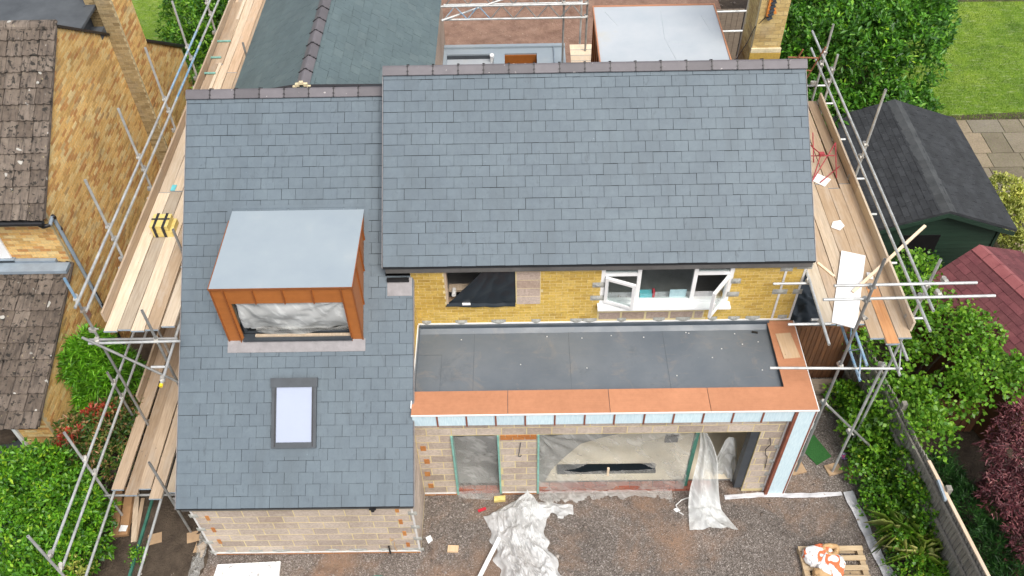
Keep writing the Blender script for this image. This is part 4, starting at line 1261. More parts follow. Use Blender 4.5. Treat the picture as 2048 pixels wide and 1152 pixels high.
def board(par, x0, x1, y0, y1, z, mat, t=.038, sag=0, skew=0, name='scaffold_board'):
    ny = max(2, int((y1 - y0) / .5)); m = MB()
    vs = []; nx = 1
    for k in range(ny + 1):
        v = k / ny; y = y0 + (y1 - y0) * v
        dx = skew * v + .003 * math.sin(v * 7 + x0 * 9); dz = .004 * math.sin(v * 5 + x0 * 17)
        vs += [(x0 + dx, y, z - t + dz), (x1 + dx, y, z - t + dz), (x1 + dx, y, z + dz), (x0 + dx, y, z + dz)]
    fs = [(0, 1, 2, 3), tuple(4 * ny + i for i in (3, 2, 1, 0))]
    for k in range(ny):
        a = 4 * k; b = a + 4
        for i in range(4):
            j = (i + 1) % 4
            fs.append((a + i, b + i, b + j, a + j))
    m.add(vs, fs)
    o = m.build(name, mat, par)
    e = MB()
    e.box((x0 - .001, y0 - .003, z - t + .001), (x1 + .001, y0 - .0005, z + .001))
    if name == 'scaffold_board': e.build('end_band', M['endband'], o)
    return o


def vert(par, x, y, z0, z1, mat=None): return tube_part(par, (x, y, z0), (x, y, z1), mat)


# ---- left scaffold
sl = thing('scaffold', 'two level scaffold of pale boards and steel tubes on the left of the house', 'scaffold', (-.8, 4.0, 0))
PZ = 3.95
rb = random.Random(11)
for k in range(5):
    x0 = -1.215 + k * .238 + (.03 if k == 4 else 0)
    y = 2.27 + rb.uniform(-.03, .05) + (.05 if k == 4 else 0)
    while y < 14.5:
        L_ = 3.9 if y > 2.6 else rb.choice((3.2, 3.9, 3.6))
        board(sl, x0, x0 + .225, y, min(y + L_, 14.8), PZ + rb.uniform(-.004, .004), M['board'] if rb.random() < .8 else M['board_old'])
        y += L_ + rb.uniform(.006, .02)
for k, (a, b, dz) in enumerate(((9.3, 13.2, .042), (10.4, 14.2, .042))):
    board(sl, -1.18 + k * .09, -1.00 + k * .09, a, b, PZ + dz, M['board_old'], skew=-.05)
board(sl, -1.0, -.93, 8.9, 13.4, PZ + .045, M['board'], name='timber_length')
y = 2.5
while y < 14.5:
    m = MB(); m.box((-1.262, y, PZ - .02), (-1.224, min(y + 3.9, 14.8), PZ + .215)); m.build('toe_board', M['board'] if int(y) % 2 else M['board_old'], sl); y += 3.915
# lower lift
LZ = 1.18
for k, (dy) in enumerate((.12, .0, .13, -.08, .05)):
    x0 = -1.60 + k * .250 + (.03 if k in (1, 4) else 0)
    board(sl, x0, x0 + .225, .66 + dy, 4.6 + dy, LZ + rb.uniform(-.004, .004), M['board_old'])
    board(sl, x0, x0 + .225, 4.62 + dy, 8.5 + dy, LZ + rb.uniform(-.004, .004), M['board_old'])
m = MB(); m.box((-1.648, 2.75, LZ - .02), (-1.61, 6.6, LZ + .2)); m.build('toe_board', M['board_old'], sl)
# standards
for i, (yy, top, mt) in enumerate(((2.2, 5.37, 'tube_b'), (3.92, 5.97, 'tube'), (5.86, 6.02, 'tube'), (7.75, 6.1, 'tube'), (9.7, 6.0, 'tube'), (11.6, 5.3, 'tube'), (13.5, 6.0, 'tube'))):
    if mt == 'tube_b':
        vert(sl, -1.31, yy, 4.75, top, M['tube_b']); vert(sl, -1.31, yy, 0, 4.75, M['tube_d'])
    else: vert(sl, -1.31, yy, 0, top, M[mt])
    coupler(sl, (-1.31, yy, 4.57), 0); coupler(sl, (-1.31, yy, 4.87), 0); coupler(sl, (-1.31, yy, PZ + .12), 1.57)
    tube_part(sl, (-1.45, yy - .05, PZ - .075), (.08, yy - .05, PZ - .075), M['tube'] if yy > 3 else M['tube_d'])
for zz in (4.87, 4.56):
    tube_part(sl, (-1.265, 2.0 + (4.87 - zz) * .6, zz), (-1.265, 8.2, zz), M['tube'])
    tube_part(sl, (-1.262, 8.1, zz + .005), (-1.262, 10.4, zz + .005), M['tube_b'])
    tube_part(sl, (-1.265, 10.3, zz), (-1.265, 15.5, zz), M['tube'])
for yy, top in ((2.12, 4.66), (4.1, 4.62), (9.9, 4.85), (12.9, 4.6)):
    vert(sl, -.27 if yy < 9 else -.02 - .10, yy, 0, top, M['tube_d'])
tube_part(sl, (-1.44, 2.08, PZ - .09), (.15, 2.08, PZ - .06), M['tube']); coupler(sl, (-.27, 2.1, PZ - .07), .3); coupler(sl, (-1.30, 2.12, PZ - .08), .3)
tube_part(sl, (-1.45, 2.02, 4.1), (-.05, 2.05, 2.6), M['tube_d'])
tube_part(sl, (-.05, 1.33, 3.66), (-.05, 2.9, 3.72), M['tube']); coupler(sl, (-.05, 1.42, 3.66), .2)
m = MB(); m.tube((-.05, 1.29, 3.655), (-.05, 1.34, 3.66), .032, 12); m.build('end_cap', M['yellowcap'], sl)
tube_part(sl, (-.06, 1.75, 3.60), (-.35, 1.75, 3.60), M['tube'])
for zz in (2.2, 1.75): tube_part(sl, (-1.68, -.98, zz), (-1.68, 4.9, zz), M['tube'])
vert(sl, -1.73, .78, 0, 3.08, M['tube']); vert(sl, -1.73, -1.04, 0, 2.95, M['tube']); vert(sl, -.38, .5, 0, 2.56, M['tube_d']); vert(sl, -1.70, 2.45, 0, 2.55, M['tube_d'])
for yy in (.78, -1.0, 2.45): coupler(sl, (-1.70, yy, 2.2), .1); coupler(sl, (-1.70, yy, 1.75), .1)
tube_part(sl, (-1.58, -1.6, LZ - .09), (-1.58, 5.0, LZ - .09), M['tube']); tube_part(sl, (-.66, -1.6, LZ - .09), (-.66, 5.0, LZ - .09), M['tube'])
tube_part(sl, (-1.85, .74, LZ - .14), (.05, .74, LZ - .14), M['tube_d']); tube_part(sl, (-1.75, 2.4, LZ - .14), (.05, 2.4, LZ - .14), M['tube'])
coupler(sl, (-.40, .56, LZ - .1), .5)
for x, y in ((-1.04, .37), (-.30, .40), (-1.73, .78), (-1.31, 2.2)):
    m = MB(); m.mbox(frame_M((x, y, .03), (.96, .25, 0), (-.25, .96, 0), (0, 0, 1), .26, .22, .035)); m.build('sole_board', M['base_ply'], sl)

# ---- right scaffold
sr = thing('scaffold', 'scaffold platform of brown boards on steel tubes beside the dark green shed', 'scaffold', (12.0, 4.5, 0))
RZ = 4.05
fronts = (2.12, 2.10, 2.12, 1.80, 1.68, 1.80)
xs = (11.14, 11.38, 11.625, 11.86, 12.09, 12.325)
for k, (x0, f) in enumerate(zip(xs, fronts)):
    if k == 2: y1 = 6.0
    else: y1 = f + 3.9
    board(sr, x0, x0 + .225, f, y1, RZ + rb.uniform(-.004, .006), M['board_wet'] if k == 4 and False else (M['board_old'] if k in (1, 2) else M['board']))
    y = y1 + .015
    while y < 8.2:
        if k == 2 and y > 3 and y < 3.1: pass
        board(sr, x0 - .02 * (k == 1), x0 + .205, y, min(y + 3.9, 8.45), RZ + rb.uniform(-.004, .006), M['board_old'] if rb.random() < .5 else M['board']); y += 3.915
m = MB(); m.box((12.10, 1.675, RZ + .006), (12.30, 3.0, RZ + .008)); m.build('rust_stain_board', M['board_wet'], sr)
m = MB(); m.box((12.556, 1.95, RZ - .02), (12.594, 5.4, RZ + .22)); m.build('toe_board', M['board'], sr)
m = MB(); m.box((12.556, 5.42, RZ - .02), (12.594, 8.45, RZ + .22)); m.build('toe_board', M['board_wet'] if False else M['board_old'], sr)
for yy, top in ((2.22, 5.48), (5.88, 6.14), (8.40, 5.25), (9.07, 5.55)):
    vert(sr, 12.68, yy, 0, top, M['tube']); coupler(sr, (12.66, yy, 4.58), .1); coupler(sr, (12.66, yy, 4.88), .1); coupler(sr, (12.62, yy, RZ + .05), 1.5)
    tube_part(sr, (11.0, yy + .06, RZ - .07), (12.95, yy + .06, RZ - .07), M['tube'])
for yy in (3.6, 4.9, 7.2): tube_part(sr, (11.05, yy, RZ - .07), (12.85, yy, RZ - .07), M['tube'])
tube_part(sr, (12.60, 1.52, 4.55), (12.60, 9.75, 4.55), M['tube']); tube_part(sr, (12.60, 1.68, 4.86), (12.60, 9.95, 4.86), M['tube'])
tube_part(sr, (10.88, 1.72, 5.45), (13.1, 1.75, 5.44), M['tube']); tube_part(sr, (10.78, 1.70, 5.15), (13.5, 1.75, 5.13), M['tube'])
vert(sr, 11.46, 1.66, 0, 6.09, M['tube_d']); coupler(sr, (11.46, 1.68, 5.44), .3); coupler(sr, (11.46, 1.68, 5.14), .3); coupler(sr, (11.50, 1.62, 4.78), .3)
coupler(sr, (12.63, 1.8, 5.43), .3); coupler(sr, (12.63, 1.8, 5.13), .3)
vert(sr, 12.18, 1.64, 0, 3.57, M['tube']); coupler(sr, (12.18, 1.66, 3.48), .3); coupler(sr, (11.47, 1.66, 3.48), .3)
tube_part(sr, (10.24, 1.60, 3.53), (12.50, 1.60, 3.46), M['tube'])
tube_part(sr, (11.10, 1.60, 4.14), (11.10, 3.30, 4.16), M['tube']); tube_part(sr, (10.04, 3.10, 4.21), (11.12, 3.08, 4.21), M['tube']) if False else tube_part(sr, (10.48, 3.04, 4.08), (11.14, 3.04, 4.08), M['tube'])
tube_part(sr, (10.54, 2.1, 4.08), (11.26, 2.1, 4.08), M['tube']); coupler(sr, (11.10, 2.1, 4.10), .2); coupler(sr, (11.10, 3.02, 4.12), .2)
tube_part(sr, (11.47, 1.78, 2.3), (13.2, 1.75, .25), M['tube_d']); coupler(sr, (11.5, 1.72, 2.28), .5); coupler(sr, (12.2, 1.7, 1.35), .5)


def ladder_beam(par, p0, p1, depth, mats, step=.30, dv=Vector((0, 0, -1))):
    """lattice girder: two chords and zig-zag lacing"""
    p0, p1 = Vector(p0), Vector(p1); L_ = (p1 - p0).length; d = (p1 - p0).normalized()
    tube_part(par, p0, p1, mats[0], name='girder_chord'); tube_part(par, p0 + dv * depth, p1 + dv * depth, mats[1], name='girder_chord')
    n = int(L_ / step)
    for k in range(n):
        a = p0 + d * (k * step + .05); b = a + d * step
        if k % 2: q = (a, b + dv * depth)
        else: q = (a + dv * depth, b)
        m = MB(); m.tube(q[0], q[1], .014, 8); m.build('girder_lacing', mats[2](k, n) if callable(mats[2]) else mats[2], par)


ladder_beam(sr, (11.72, 1.35, RZ - .16), (11.72, 5.0, RZ - .16), .42, (M['tube_b'], M['tube_b'], M['tube_b']))
ladder_beam(sr, (12.42, 1.45, RZ - .16), (12.42, 5.0, RZ - .16), .42, (M['tube'], M['tube'], M['tube']))
for x, y in ((12.22, 1.70), (11.50, 1.72)):
    m = MB(); m.mbox(frame_M((x, y, .03), (.96, .25, 0), (-.25, .96, 0), (0, 0, 1), .30, .24, .035)); m.build('sole_board', M['base_ply'], sr)

# ---- rear scaffold
sb = thing('scaffold', 'lattice girders and tubes of the rear scaffold crossing above the bare soil', 'scaffold', (6.0, 11.0, 0))
ladder_beam(sb, (4.28, 11.0, 5.02), (7.68, 11.0, 5.02), .34, (M['tube'], M['tube'], lambda k, n: M['tube_b'] if k < 4 else M['tube_d']), .27)
ladder_beam(sb, (4.28, 11.7, 5.0), (7.6, 11.7, 5.0), .34, (M['tube'], M['tube'], M['tube_d']), .27)
tube_part(sb, (4.28, 10.9, 4.72), (6.3, 11.6, 5.05), M['tube'])
vert(sb, 7.12, 11.1, 0, 7.5, M['tube_d']); vert(sb, 7.66, 11.05, 0, 7.5, M['tube_d']); vert(sb, 7.58, 11.75, 0, 7.2, M['tube'])
coupler(sb, (7.64, 11.02, 5.02), .2); coupler(sb, (7.64, 11.02, 4.68), .2); coupler(sb, (7.12, 11.05, 5.0), .2)
for k in range(4): board(sb, 7.3, 9.2, 10.4 + k * .24, 10.4 + k * .24 + .225, 3.75 + .0, M['lath'], name='scaffold_board')
tube_part(sb, (9.6, 10.4, 5.1), (11.3, 10.4, 5.12), M['tube']); tube_part(sb, (9.6, 10.4, 4.6), (11.3, 10.4, 4.62), M['tube'])
vert(sb, 11.2, 10.45, 0, 5.6, M['tube']); vert(sb, 11.25, 8.8, 0, 6.0, M['tube'])

# ------------------------------------------------------------------ NEIGHBOUR HOUSE
nh = thing('neighbour_house', 'buff brick neighbouring house with lichen spotted brown tiled roofs on the left', 'house', (-6.0, 7.0, 0))
NX = -3.0
AP = (7.91, 6.53); FE = (4.83, 4.40); RE = (13.4, 2.60)
LR0, LR1 = (4.86, 3.04), (1.75, 1.98)
def gable_range(v):
    if v > AP[1]: return None
    if v > RE[1]: r = AP[0] + (AP[1] - v) * (RE[0] - AP[0]) / (AP[1] - RE[1])
    else: r = 13.3
    if v > FE[1]: l = AP[0] - (AP[1] - v) * (AP[0] - FE[0]) / (AP[1] - FE[1])
    elif v > LR0[1]: l = 4.88
    elif v > LR1[1]: l = LR0[0] - (LR0[1] - v) * (LR0[0] - LR1[0]) / (LR0[1] - LR1[1])
    else: l = 1.9
    return (l + .06, r - .06)


m = MB()
m.poly([(NX, 1.9, 0), (NX, 13.3, 0), (NX, 13.3, 2.6), (NX, AP[0], AP[1] - .06), (NX, 4.88, 4.40), (NX, 4.88, 2.98), (NX, 1.9, 1.98)], (-.2, 0, 0))
gw = m.build('gable_wall', M['mortar_b'], nh)
NB = []
for Mx in to_M(coursing((1.9, 13.3, .0, 6.5), [], .225, .075, .010, poly=gable_range), 'x+', NX, .09, .004): NB.append((Mx, M['brick_buff'], gw, False))
# upper front wall facing the camera
m = MB(); m.box((-9, 4.88, 2.9), (NX - .205, 5.08, 4.42)); fwu = m.build('front_wall', M['mortar_b'], nh)
for Mx in to_M(coursing((-6.4, NX - .004, 3.04, 4.40), [], .225, .075, .010), 'y-', 4.88, .09): NB.append((Mx, M['brick_buff'], fwu, False))
m = MB(); m.box((-3.62, 1.9, 0), (NX - .205, 2.1, 1.98)); fwl = m.build('front_wall', M['mortar_b'], nh)
for Mx in to_M(coursing((-3.61, NX - .004, .0, 1.95), [], .225, .075, .010), 'y-', 1.9, .09): NB.append((Mx, M['brick_buff'], fwl, False))
bx('window', (-4.9, 4.84, 3.2), (-4.12, 4.875, 4.0), M['white'], fwu)
bx('window_sill', (-4.95, 4.80, 3.12), (-4.06, 4.875, 3.19), M['lead_b'], fwu)
bx('rear_wall', (-9, 13.1, 0), (NX - .205, 13.3, 2.6), M['brick_buff'], nh)
bx('air_brick', (NX, 4.40, 1.72), (NX + .012, 4.62, 1.95), M['brick_red'], gw)
bx('white_trim', (-3.70, 1.86, .1), (-3.625, 1.92, 1.95), M['white'], fwl)
# chimney breast and stack
bx('chimney_core', (NX + .002, 9.764, 0), (-2.644, 10.696, 9.5), M['mortar_b'], nh)
bx('chimney_core', (-3.28, 9.90, 4.8), (NX - .002, 10.69, 9.5), M['mortar_b'], nh)
for Mx in to_M(coursing((NX, -2.64, 0, 9.5), [], .225, .075, .010), 'y-', 9.76, .06): NB.append((Mx, M['brick_grey'], nh, False))
for Mx in to_M(coursing((9.76 + .061, 10.70, 0, 9.5), [], .225, .075, .010), 'x+', -2.64, .06): NB.append((Mx, M['brick_buff'], nh, False))
for Mx in to_M(coursing((-3.28, NX, 5.3, 9.5), [], .225, .075, .010), 'y-', 9.87, .06): NB.append((Mx, M['brick_grey'], nh, False))
place_limit('brick', NB)
bx('chimney_flashing', (-3.3, 9.45, 5.25), (NX + .01, 9.75, 5.40), M['felt'], nh)

# tiles
def tile_mesh():
    m = MB(); W, L_ = .300, .40
    prof = [(0, .0), (.02, .022), (.05, .028), (.08, .012), (.11, .006), (.15, .006), (.165, .024), (.20, .030), (.235, .014), (.26, .006), (.295, .004)]
    n = len(prof)
    vs = []
    for yv in (0, L_):
        for x, z in prof: vs.append((x - W / 2, yv, z * 1.9 + (.05 if yv == 0 else 0)))
        for x, z in prof: vs.append((x - W / 2, yv, z * 1.9 + (.05 if yv == 0 else 0) - .024))
    fs = []
    for i in range(n - 1):
        fs.append((i, i + 1, 2 * n + i + 1, 2 * n + i))
        fs.append((n + i + 1, n + i, 3 * n + i, 3 * n + i + 1))
        fs.append((i, n + i, n + i + 1, i + 1))
    fs.append((0, 2 * n, 3 * n, n)); fs.append((n - 1, 2 * n - 1, 4 * n - 1, 3 * n - 1))
    m.add(vs, fs)
    return m.mesh('roof_tile', M['tile'])


TILE = tile_mesh()
def tile_slope(par, y0, z0, y1, z1, xr, xl):
    L_ = math.hypot(y1 - y0, z1 - z0); n = max(1, round(L_ / .325)); g_ = L_ / n
    s = Vector((0, y1 - y0, z1 - z0)).normalized(); nn = Vector((1, 0, 0)).cross(s)
    for k in range(n):
        x = xr - .15
        while x > xl:
            p = Vector((x + random.uniform(-.004, .004), y0, z0)) + s * (k * g_ + random.uniform(-.008, .008)) + nn * (.012 + random.uniform(-.002, .004))
            a = random.uniform(-.012, .012)
            u = Vector((1, 0, 0)) * math.cos(a) + s * math.sin(a); v = s * math.cos(a) - Vector((1, 0, 0)) * math.sin(a)
            piece('roof_tile', TILE, frame_M(p, u, v, nn, 1, 1, 1), par)
            x -= .308


m = MB(); m.poly([(-9, FE[0] - .12, FE[1] - .06), (NX + .02, FE[0] - .12, FE[1] - .06), (NX + .02, AP[0], AP[1]), (-9, AP[0], AP[1])], (0, 0, -.05)); tr1 = m.build('tiled_roof', M['deck'], nh)
tile_slope(tr1, FE[0] - .14, FE[1] - .07, AP[0], AP[1], NX + .06, -6.3)
m = MB(); m.poly([(-9, LR1[0] - .1, LR1[1] - .03), (NX + .02, LR1[0] - .1, LR1[1] - .03), (NX + .02, LR0[0], LR0[1]), (-9, LR0[0], LR0[1])], (0, 0, -.05)); tr2 = m.build('tiled_roof', M['deck'], nh)
tile_slope(tr2, LR1[0] - .14, LR1[1] - .04, LR0[0] - .05, LR0[1] - .02, NX + .05, -6.0)
m = MB(); m.poly([(-9, AP[0] + .002, AP[1]), (NX + .02, AP[0] + .002, AP[1]), (NX + .02, RE[0] + .1, RE[1]), (-9, RE[0] + .1, RE[1])], (0, 0, -.05)); m.build('tiled_roof', M['felt_tile'], nh)
for k in range(8):
    m = MB()
    for i in range(8):
        a0 = math.pi * i / 7 - .02
    xa = NX + .03 - k * .46
    pr = [(.13 * math.cos(math.pi * i / 7), .10 * math.sin(math.pi * i / 7)) for i in range(8)]
    m.poly([(xa, AP[0] + a, AP[1] + .0 + b) for a, b in pr], (-.45, 0, 0)); m.build('ridge_tile', M['tile'], nh)
# verge mortar/undercloak
for (a, b) in (((FE[0] - .1, FE[1] - .05), AP), ((LR1[0] - .08, LR1[1] - .02), LR0), (AP, RE)):
    p, q = Vector((NX + .03, a[0], a[1])), Vector((NX + .03, b[0], b[1])); d = (q - p); L_ = d.length; d.normalize()
    m = MB(); m.mbox(frame_M((p + q) / 2 + Vector((0, 0, -.01)), (1, 0, 0), d, Vector((1, 0, 0)).cross(d), .05, L_, .05)); m.build('verge_strip', M['tile'] if a != AP else M['black'], nh)
bx('lead_flashing', (-6.2, 4.55, 3.04), (NX + .03, 4.79, 3.115), M['lead_b'], nh)
bx('lead_flashing', (-6.2, 4.80, 3.02), (NX - .25, 4.875, 3.16), M['lead_b'], nh)
# rear flat dormer
bx('flat_dormer', (-9, 8.85, 4.8), (-3.28, 13.0, 5.80), M['felt'], nh)
bx('flat_roof', (-9, 8.75, 5.802), (-3.05, 13.1, 5.86), M['felt'], nh)
# gutter and downpipe
m = MB()
m.tube((-6.2, FE[0] - .17, FE[1] - .10), (NX + .03, FE[0] - .17, FE[1] - .10), .055, 12); m.build('gutter', M['black'], nh)
m = MB(); m.path([(NX - .05, 4.66, 4.26), (NX - .04, 4.70, 4.17), (NX + .06, 4.78, 4.15)], .04, 10); m.path([(NX + .14, 4.86, 4.30), (NX + .13, 4.90, 4.22)], .04, 10); m.build('pipe_elbow', M['black'], nh)
m = MB(); m.path([(NX + .06, 4.78, 4.15), (NX + .13, 4.87, 4.29)], .036, 10); m.tube((NX + .09, 4.93, 4.24), (NX + .09, 4.95, 1.3), .036, 12); m.build('downpipe', M['lead_b'], nh)
m = MB(); m.tube((NX + .09, 4.945, 3.86), (NX + .09, 4.945, 3.91), .044, 12); m.tube((NX + .09, 4.95, 0), (NX + .09, 4.95, 2.2), .038, 12); m.build('pipe_collar', M['black'], nh)

# ------------------------------------------------------------------ SHEDS, PATIO, FENCES
def shingles(par, o, u, s, width, length, mat, w=.33, g_=.14, t=.006, seed=0, clip=None):
    rr = random.Random(seed); o, u, s = Vector(o), Vector(u).normalized(), Vector(s).normalized(); n = u.cross(s).normalized()
    if n.z < 0: n = -n
    its = []
    nc = int(length / g_)
    for k in range(nc + 1):
        x = -(w / 2 if k % 2 else 0) - rr.random() * .1
        while x < width:
            a, b = max(0, x), min(width, x + w)
            ln = min(g_ + .05, length - k * g_)
            if b - a > .03 and ln > .03:
                c = k * g_ + ln / 2
                if clip:
                    cl = clip(k * g_)
                    a, b = max(a, cl[0]), min(b, cl[1])
                if b - a > .03:
                    s2 = (s - n * .05).normalized()
                    its.append(frame_M(o + u * (a + b) / 2 + s * c + n * (.01 + rr.uniform(0, .004)), u, s2, u.cross(s2), b - a - .008, ln, t))
            x += w
    for Mx in its: piece('shingle', unit_box(mat), Mx, par)


shed = thing('shed', 'dark green timber shed with black shingled gable roof behind the right scaffold', 'shed', (15.5, 8.8, 0))
SX0, SX1, SXR, SY0, SY1, SZE, SZR = 13.93, 17.15, 15.45, 6.72, 10.85, 1.78, 2.32
m = MB(); m.poly([(SX0 - .0, SY0, SZE), (SXR, SY0, SZR), (SXR, SY1, SZR), (SX0, SY1, SZE)], (0, 0, -.05)); sh1 = m.build('shed_roof', M['felt_tile'], shed)
m = MB(); m.poly([(SXR + .001, SY0, SZR), (SX1, SY0, SZE - .06), (SX1, SY1, SZE - .06), (SXR + .001, SY1, SZR)], (0, 0, -.05)); sh2 = m.build('shed_roof', M['felt_tile'], shed)
sa = Vector((SXR - SX0, 0, SZR - SZE)); shingles(sh1, (SX0, SY0, SZE), (0, 1, 0), sa, SY1 - SY0, sa.length, M['felt_tile'], seed=21)
sb_ = Vector((SXR - SX1, 0, SZR - SZE + .06)); shingles(sh2, (SX1, SY0, SZE - .06), (0, 1, 0), sb_, SY1 - SY0, sb_.length, M['felt_tile'], seed=22)
for k in range(14):
    y0 = SY0 + k * (SY1 - SY0) / 14
    m = MB(); m.poly([(SXR - .17, y0, SZR - .045), (SXR, y0, SZR + .022), (SXR + .17, y0, SZR - .045), (SXR, y0, SZR + .014)], (0, (SY1 - SY0) / 14 - .006, .004)); m.build('ridge_cap', M['felt_cap'], sh1)
m = MB(); m.box((SX0 + .25, SY0 + .22, 0), (SX1 - .25, SY1 - .2, SZE - .12)); m.build('shed_core', M['shed_g'], shed)
nb = 18
for k in range(nb):   # gable boards
    z0 = k * (SZR - .06) / nb; z1 = z0 + (SZR - .06) / nb
    if z1 <= SZE - .08: a, b = SX0 + .24, SX1 - .24
    else:
        t_ = (z1 - SZE + .04) / (SZR - SZE)
        a, b = SX0 + .1 + (SXR - SX0) * max(0, t_), SX1 - .1 - (SX1 - SXR) * max(0, t_)
    if b - a < .1: continue
    m = MB(); m.poly([(a, SY0 + .20, z0), (a, SY0 + .175, z0), (a, SY0 + .19, z1 - .004), (a, SY0 + .20, z1 - .004)], (b - a, 0, 0)); m.build('shed_board', M['shed_g'], shed)
for x0, z0, x1, z1 in ((SX0 + .02, SZE - .06, SXR, SZR - .06), (SXR, SZR - .06, SX1 - .02, SZE - .12)):
    m = MB(); m.poly([(x0, SY0 - .012, z0 - .11), (x1, SY0 - .012, z1 - .11), (x1, SY0 - .012, z1), (x0, SY0 - .012, z0)], (0, .02, 0)); m.build('barge_board', M['shed_g'], shed)
bx('shed_window', (14.75, SY0 + .165, .75), (15.6, SY0 + .176, 1.45), M['black'], shed)
bx('corner_post', (SX1 - .30, SY0 + .15, 0), (SX1 - .235, SY0 + .21, SZE - .15), M['shed_g'], shed)

shed2 = thing('summerhouse', 'small garden building with maroon shingled hipped roof among the trees', 'shed', (16.6, 4.2, 0))
A2 = Vector((15.62, 5.42, 2.45)); B2 = Vector((16.75, 2.55, 2.45))
ax = (B2 - A2); ax.z = 0; La = ax.length; ax.normalize(); sd = Vector((ax.y, -ax.x, 0))   # sd points to the house side
if sd.x > 0: sd = -sd
for sgn in (1, -1):
    e0 = A2 - ax * .12 + sd * sgn * 1.5 + Vector((0, 0, -.75)); e1 = B2 + sd * sgn * 1.5 + Vector((0, 0, -.75))
    m = MB(); m.poly([A2 - ax * .12, B2, e1, e0] if sgn > 0 else [A2 - ax * .12, e0, e1, B2], (0, 0, -.05)); p2 = m.build('roof_slope', M['felt_red'], shed2)
    up = (A2 - ax * .12 - e0)
    shingles(p2, e0, ax, up, La + .12, up.length, M['felt_red'], w=.30, g_=.15, seed=31 + sgn)
for k in range(10):
    p = A2 + ax * (La * k / 10 - .1); q = p + ax * (La / 10 - .01)
    m = MB(); m.add([p + sd * .16 + Vector((0, 0, -.04)), q + sd * .16 + Vector((0, 0, -.04)), q + Vector((0, 0, .05)), p + Vector((0, 0, .05)), q - sd * .16 + Vector((0, 0, -.04)), p - sd * .16 + Vector((0, 0, -.04))], [(0, 1, 2, 3), (3, 2, 4, 5)]); m.build('ridge_cap', M['felt_redcap'], shed2)
m = MB(); c2 = (A2 + B2) / 2
m.mbox(frame_M((c2.x, c2.y, .85), ax, sd, (0, 0, 1), La - .1, 2.6, 1.7)); m.build('timber_wall', M['fence_b'], shed2)
m = MB(); m.poly([A2 + sd * 1.35 + Vector((0, 0, -.75)), A2 - sd * 1.35 + Vector((0, 0, -.75)), A2 + Vector((0, 0, -.08))], ax * .03); m.build('gable_panel', M['fence_b'], shed2)

# patio flags
pat = sheet('patio', [(16.5, 6.2), (30, 6.2), (30, 13.9), (18.4, 13.25), (17.2, 10.9)], .002, M['soil'])
prng = random.Random(5)
yy = 6.25
row = 0
while yy < 13.3:
    h = prng.choice((.45, .6, .9)); x = 16.6 + prng.uniform(0, .3)
    while x < 23:
        wd = prng.choice((.45, .6, .6, .9, .9))
        edge = 13.28 + (x - 18.4) * .13
        if yy + h * .7 < edge:
            hh = min(h, edge - yy)
            piece('flagstone', unit_box(M['flag']), frame_M((x + wd / 2, yy + hh / 2, .012 + prng.uniform(-.003, .004)), (1, 0, 0), (0, 1, 0), (0, 0, 1), wd - .02, hh - .02, .04), pat)
        x += wd
    yy += h

# brown close-board fence between house and shed
fb = thing('fence', 'new brown close boarded fence under the right scaffold', 'fence', (12.0, 3.95, 0))
x = 11.15
while x < 13.0:
    m = MB(); m.poly([(x, 3.95, .05), (x + .105, 3.962, .05), (x + .105, 3.975, .05), (x, 3.972, .05)], (0, 0, 1.72)); m.build('fence_board', M['fence_b'], fb); x += .096
for zz in (.35, 1.0, 1.6): bx('fence_rail', (11.1, 3.98, zz), (13.0, 4.03, zz + .07), M['fence_b'], fb)
for xp in (11.2, 12.95): bx('fence_post', (xp, 3.98, 0), (xp + .08, 4.06, 1.85), M['fence_b'], fb)
# weathered fence along the right boundary
fg = thing('fence', 'weathered grey boarded fence half hidden by ivy on the right boundary', 'fence', (13.35, 1.0, 0))
def fx_(y): return 13.60 - (y + 1.3) * .125
y = -2.2
while y < 5.2:
    if y < 3.9:
        xx = fx_(y)
        m = MB(); m.poly([(xx, y, .05), (xx + .012, y + .11, .05), (xx + .025, y + .11, .05), (xx + .022, y, .05)], (0, 0, 1.55 + .02 * math.sin(y * 9))); m.build('fence_board', M['fence_g'], fg)
    y += .098
for zz in (.4, 1.0, 1.45):
    p, q = Vector((fx_(-2.2) - .022, -2.2, zz)), Vector((fx_(3.9) - .022, 3.9, zz)); d = (q - p); L_ = d.length; d.normalize()
    m = MB(); m.mbox(frame_M((p + q) / 2, d, Vector((0, 0, 1)).cross(d), (0, 0, 1), L_, .04, .07)); m.build('fence_rail', M['fence_g'], fg)
p, q = Vector((fx_(-2.2) + .01, -2.2, 1.63)), Vector((fx_(.9) + .01, .9, 1.63)); d = (q - p); L_ = d.length; d.normalize()
m = MB(); m.mbox(frame_M((p + q) / 2, d, Vector((0, 0, 1)).cross(d), (0, 0, 1), L_, .06, .03)); m.build('fence_capping', M['board'], fg)
for yp in (-1.5, .3, 2.1, 3.8): bx('fence_post', (fx_(yp) + .03, yp - .05, 0), (fx_(yp) + .12, yp + .05, 1.72), M['fence_g'], fg)
bx('post_strap', (fx_(.3) - .05, .1, 1.60), (fx_(.3) - .01, .5, 1.66), M['endband'], fg)
# timber side fence beside the maple
f3 = thing('fence', 'short brown timber panel in the shade behind the purple maple', 'fence', (14.6, 1.9, 0))
for k in range(7): bx('fence_board', (14.1 + k * .16, 2.5, .1), (14.24 + k * .16, 2.53, 1.2), M['fence_b'], f3)
m = MB(); m.mbox(frame_M((14.6, 2.46, .65), Vector((.7, 0, .7)), (0, 1, 0), Vector((-.7, 0, .7)), 1.2, .05, .08)); m.build('fence_brace', M['fence_b'], f3)
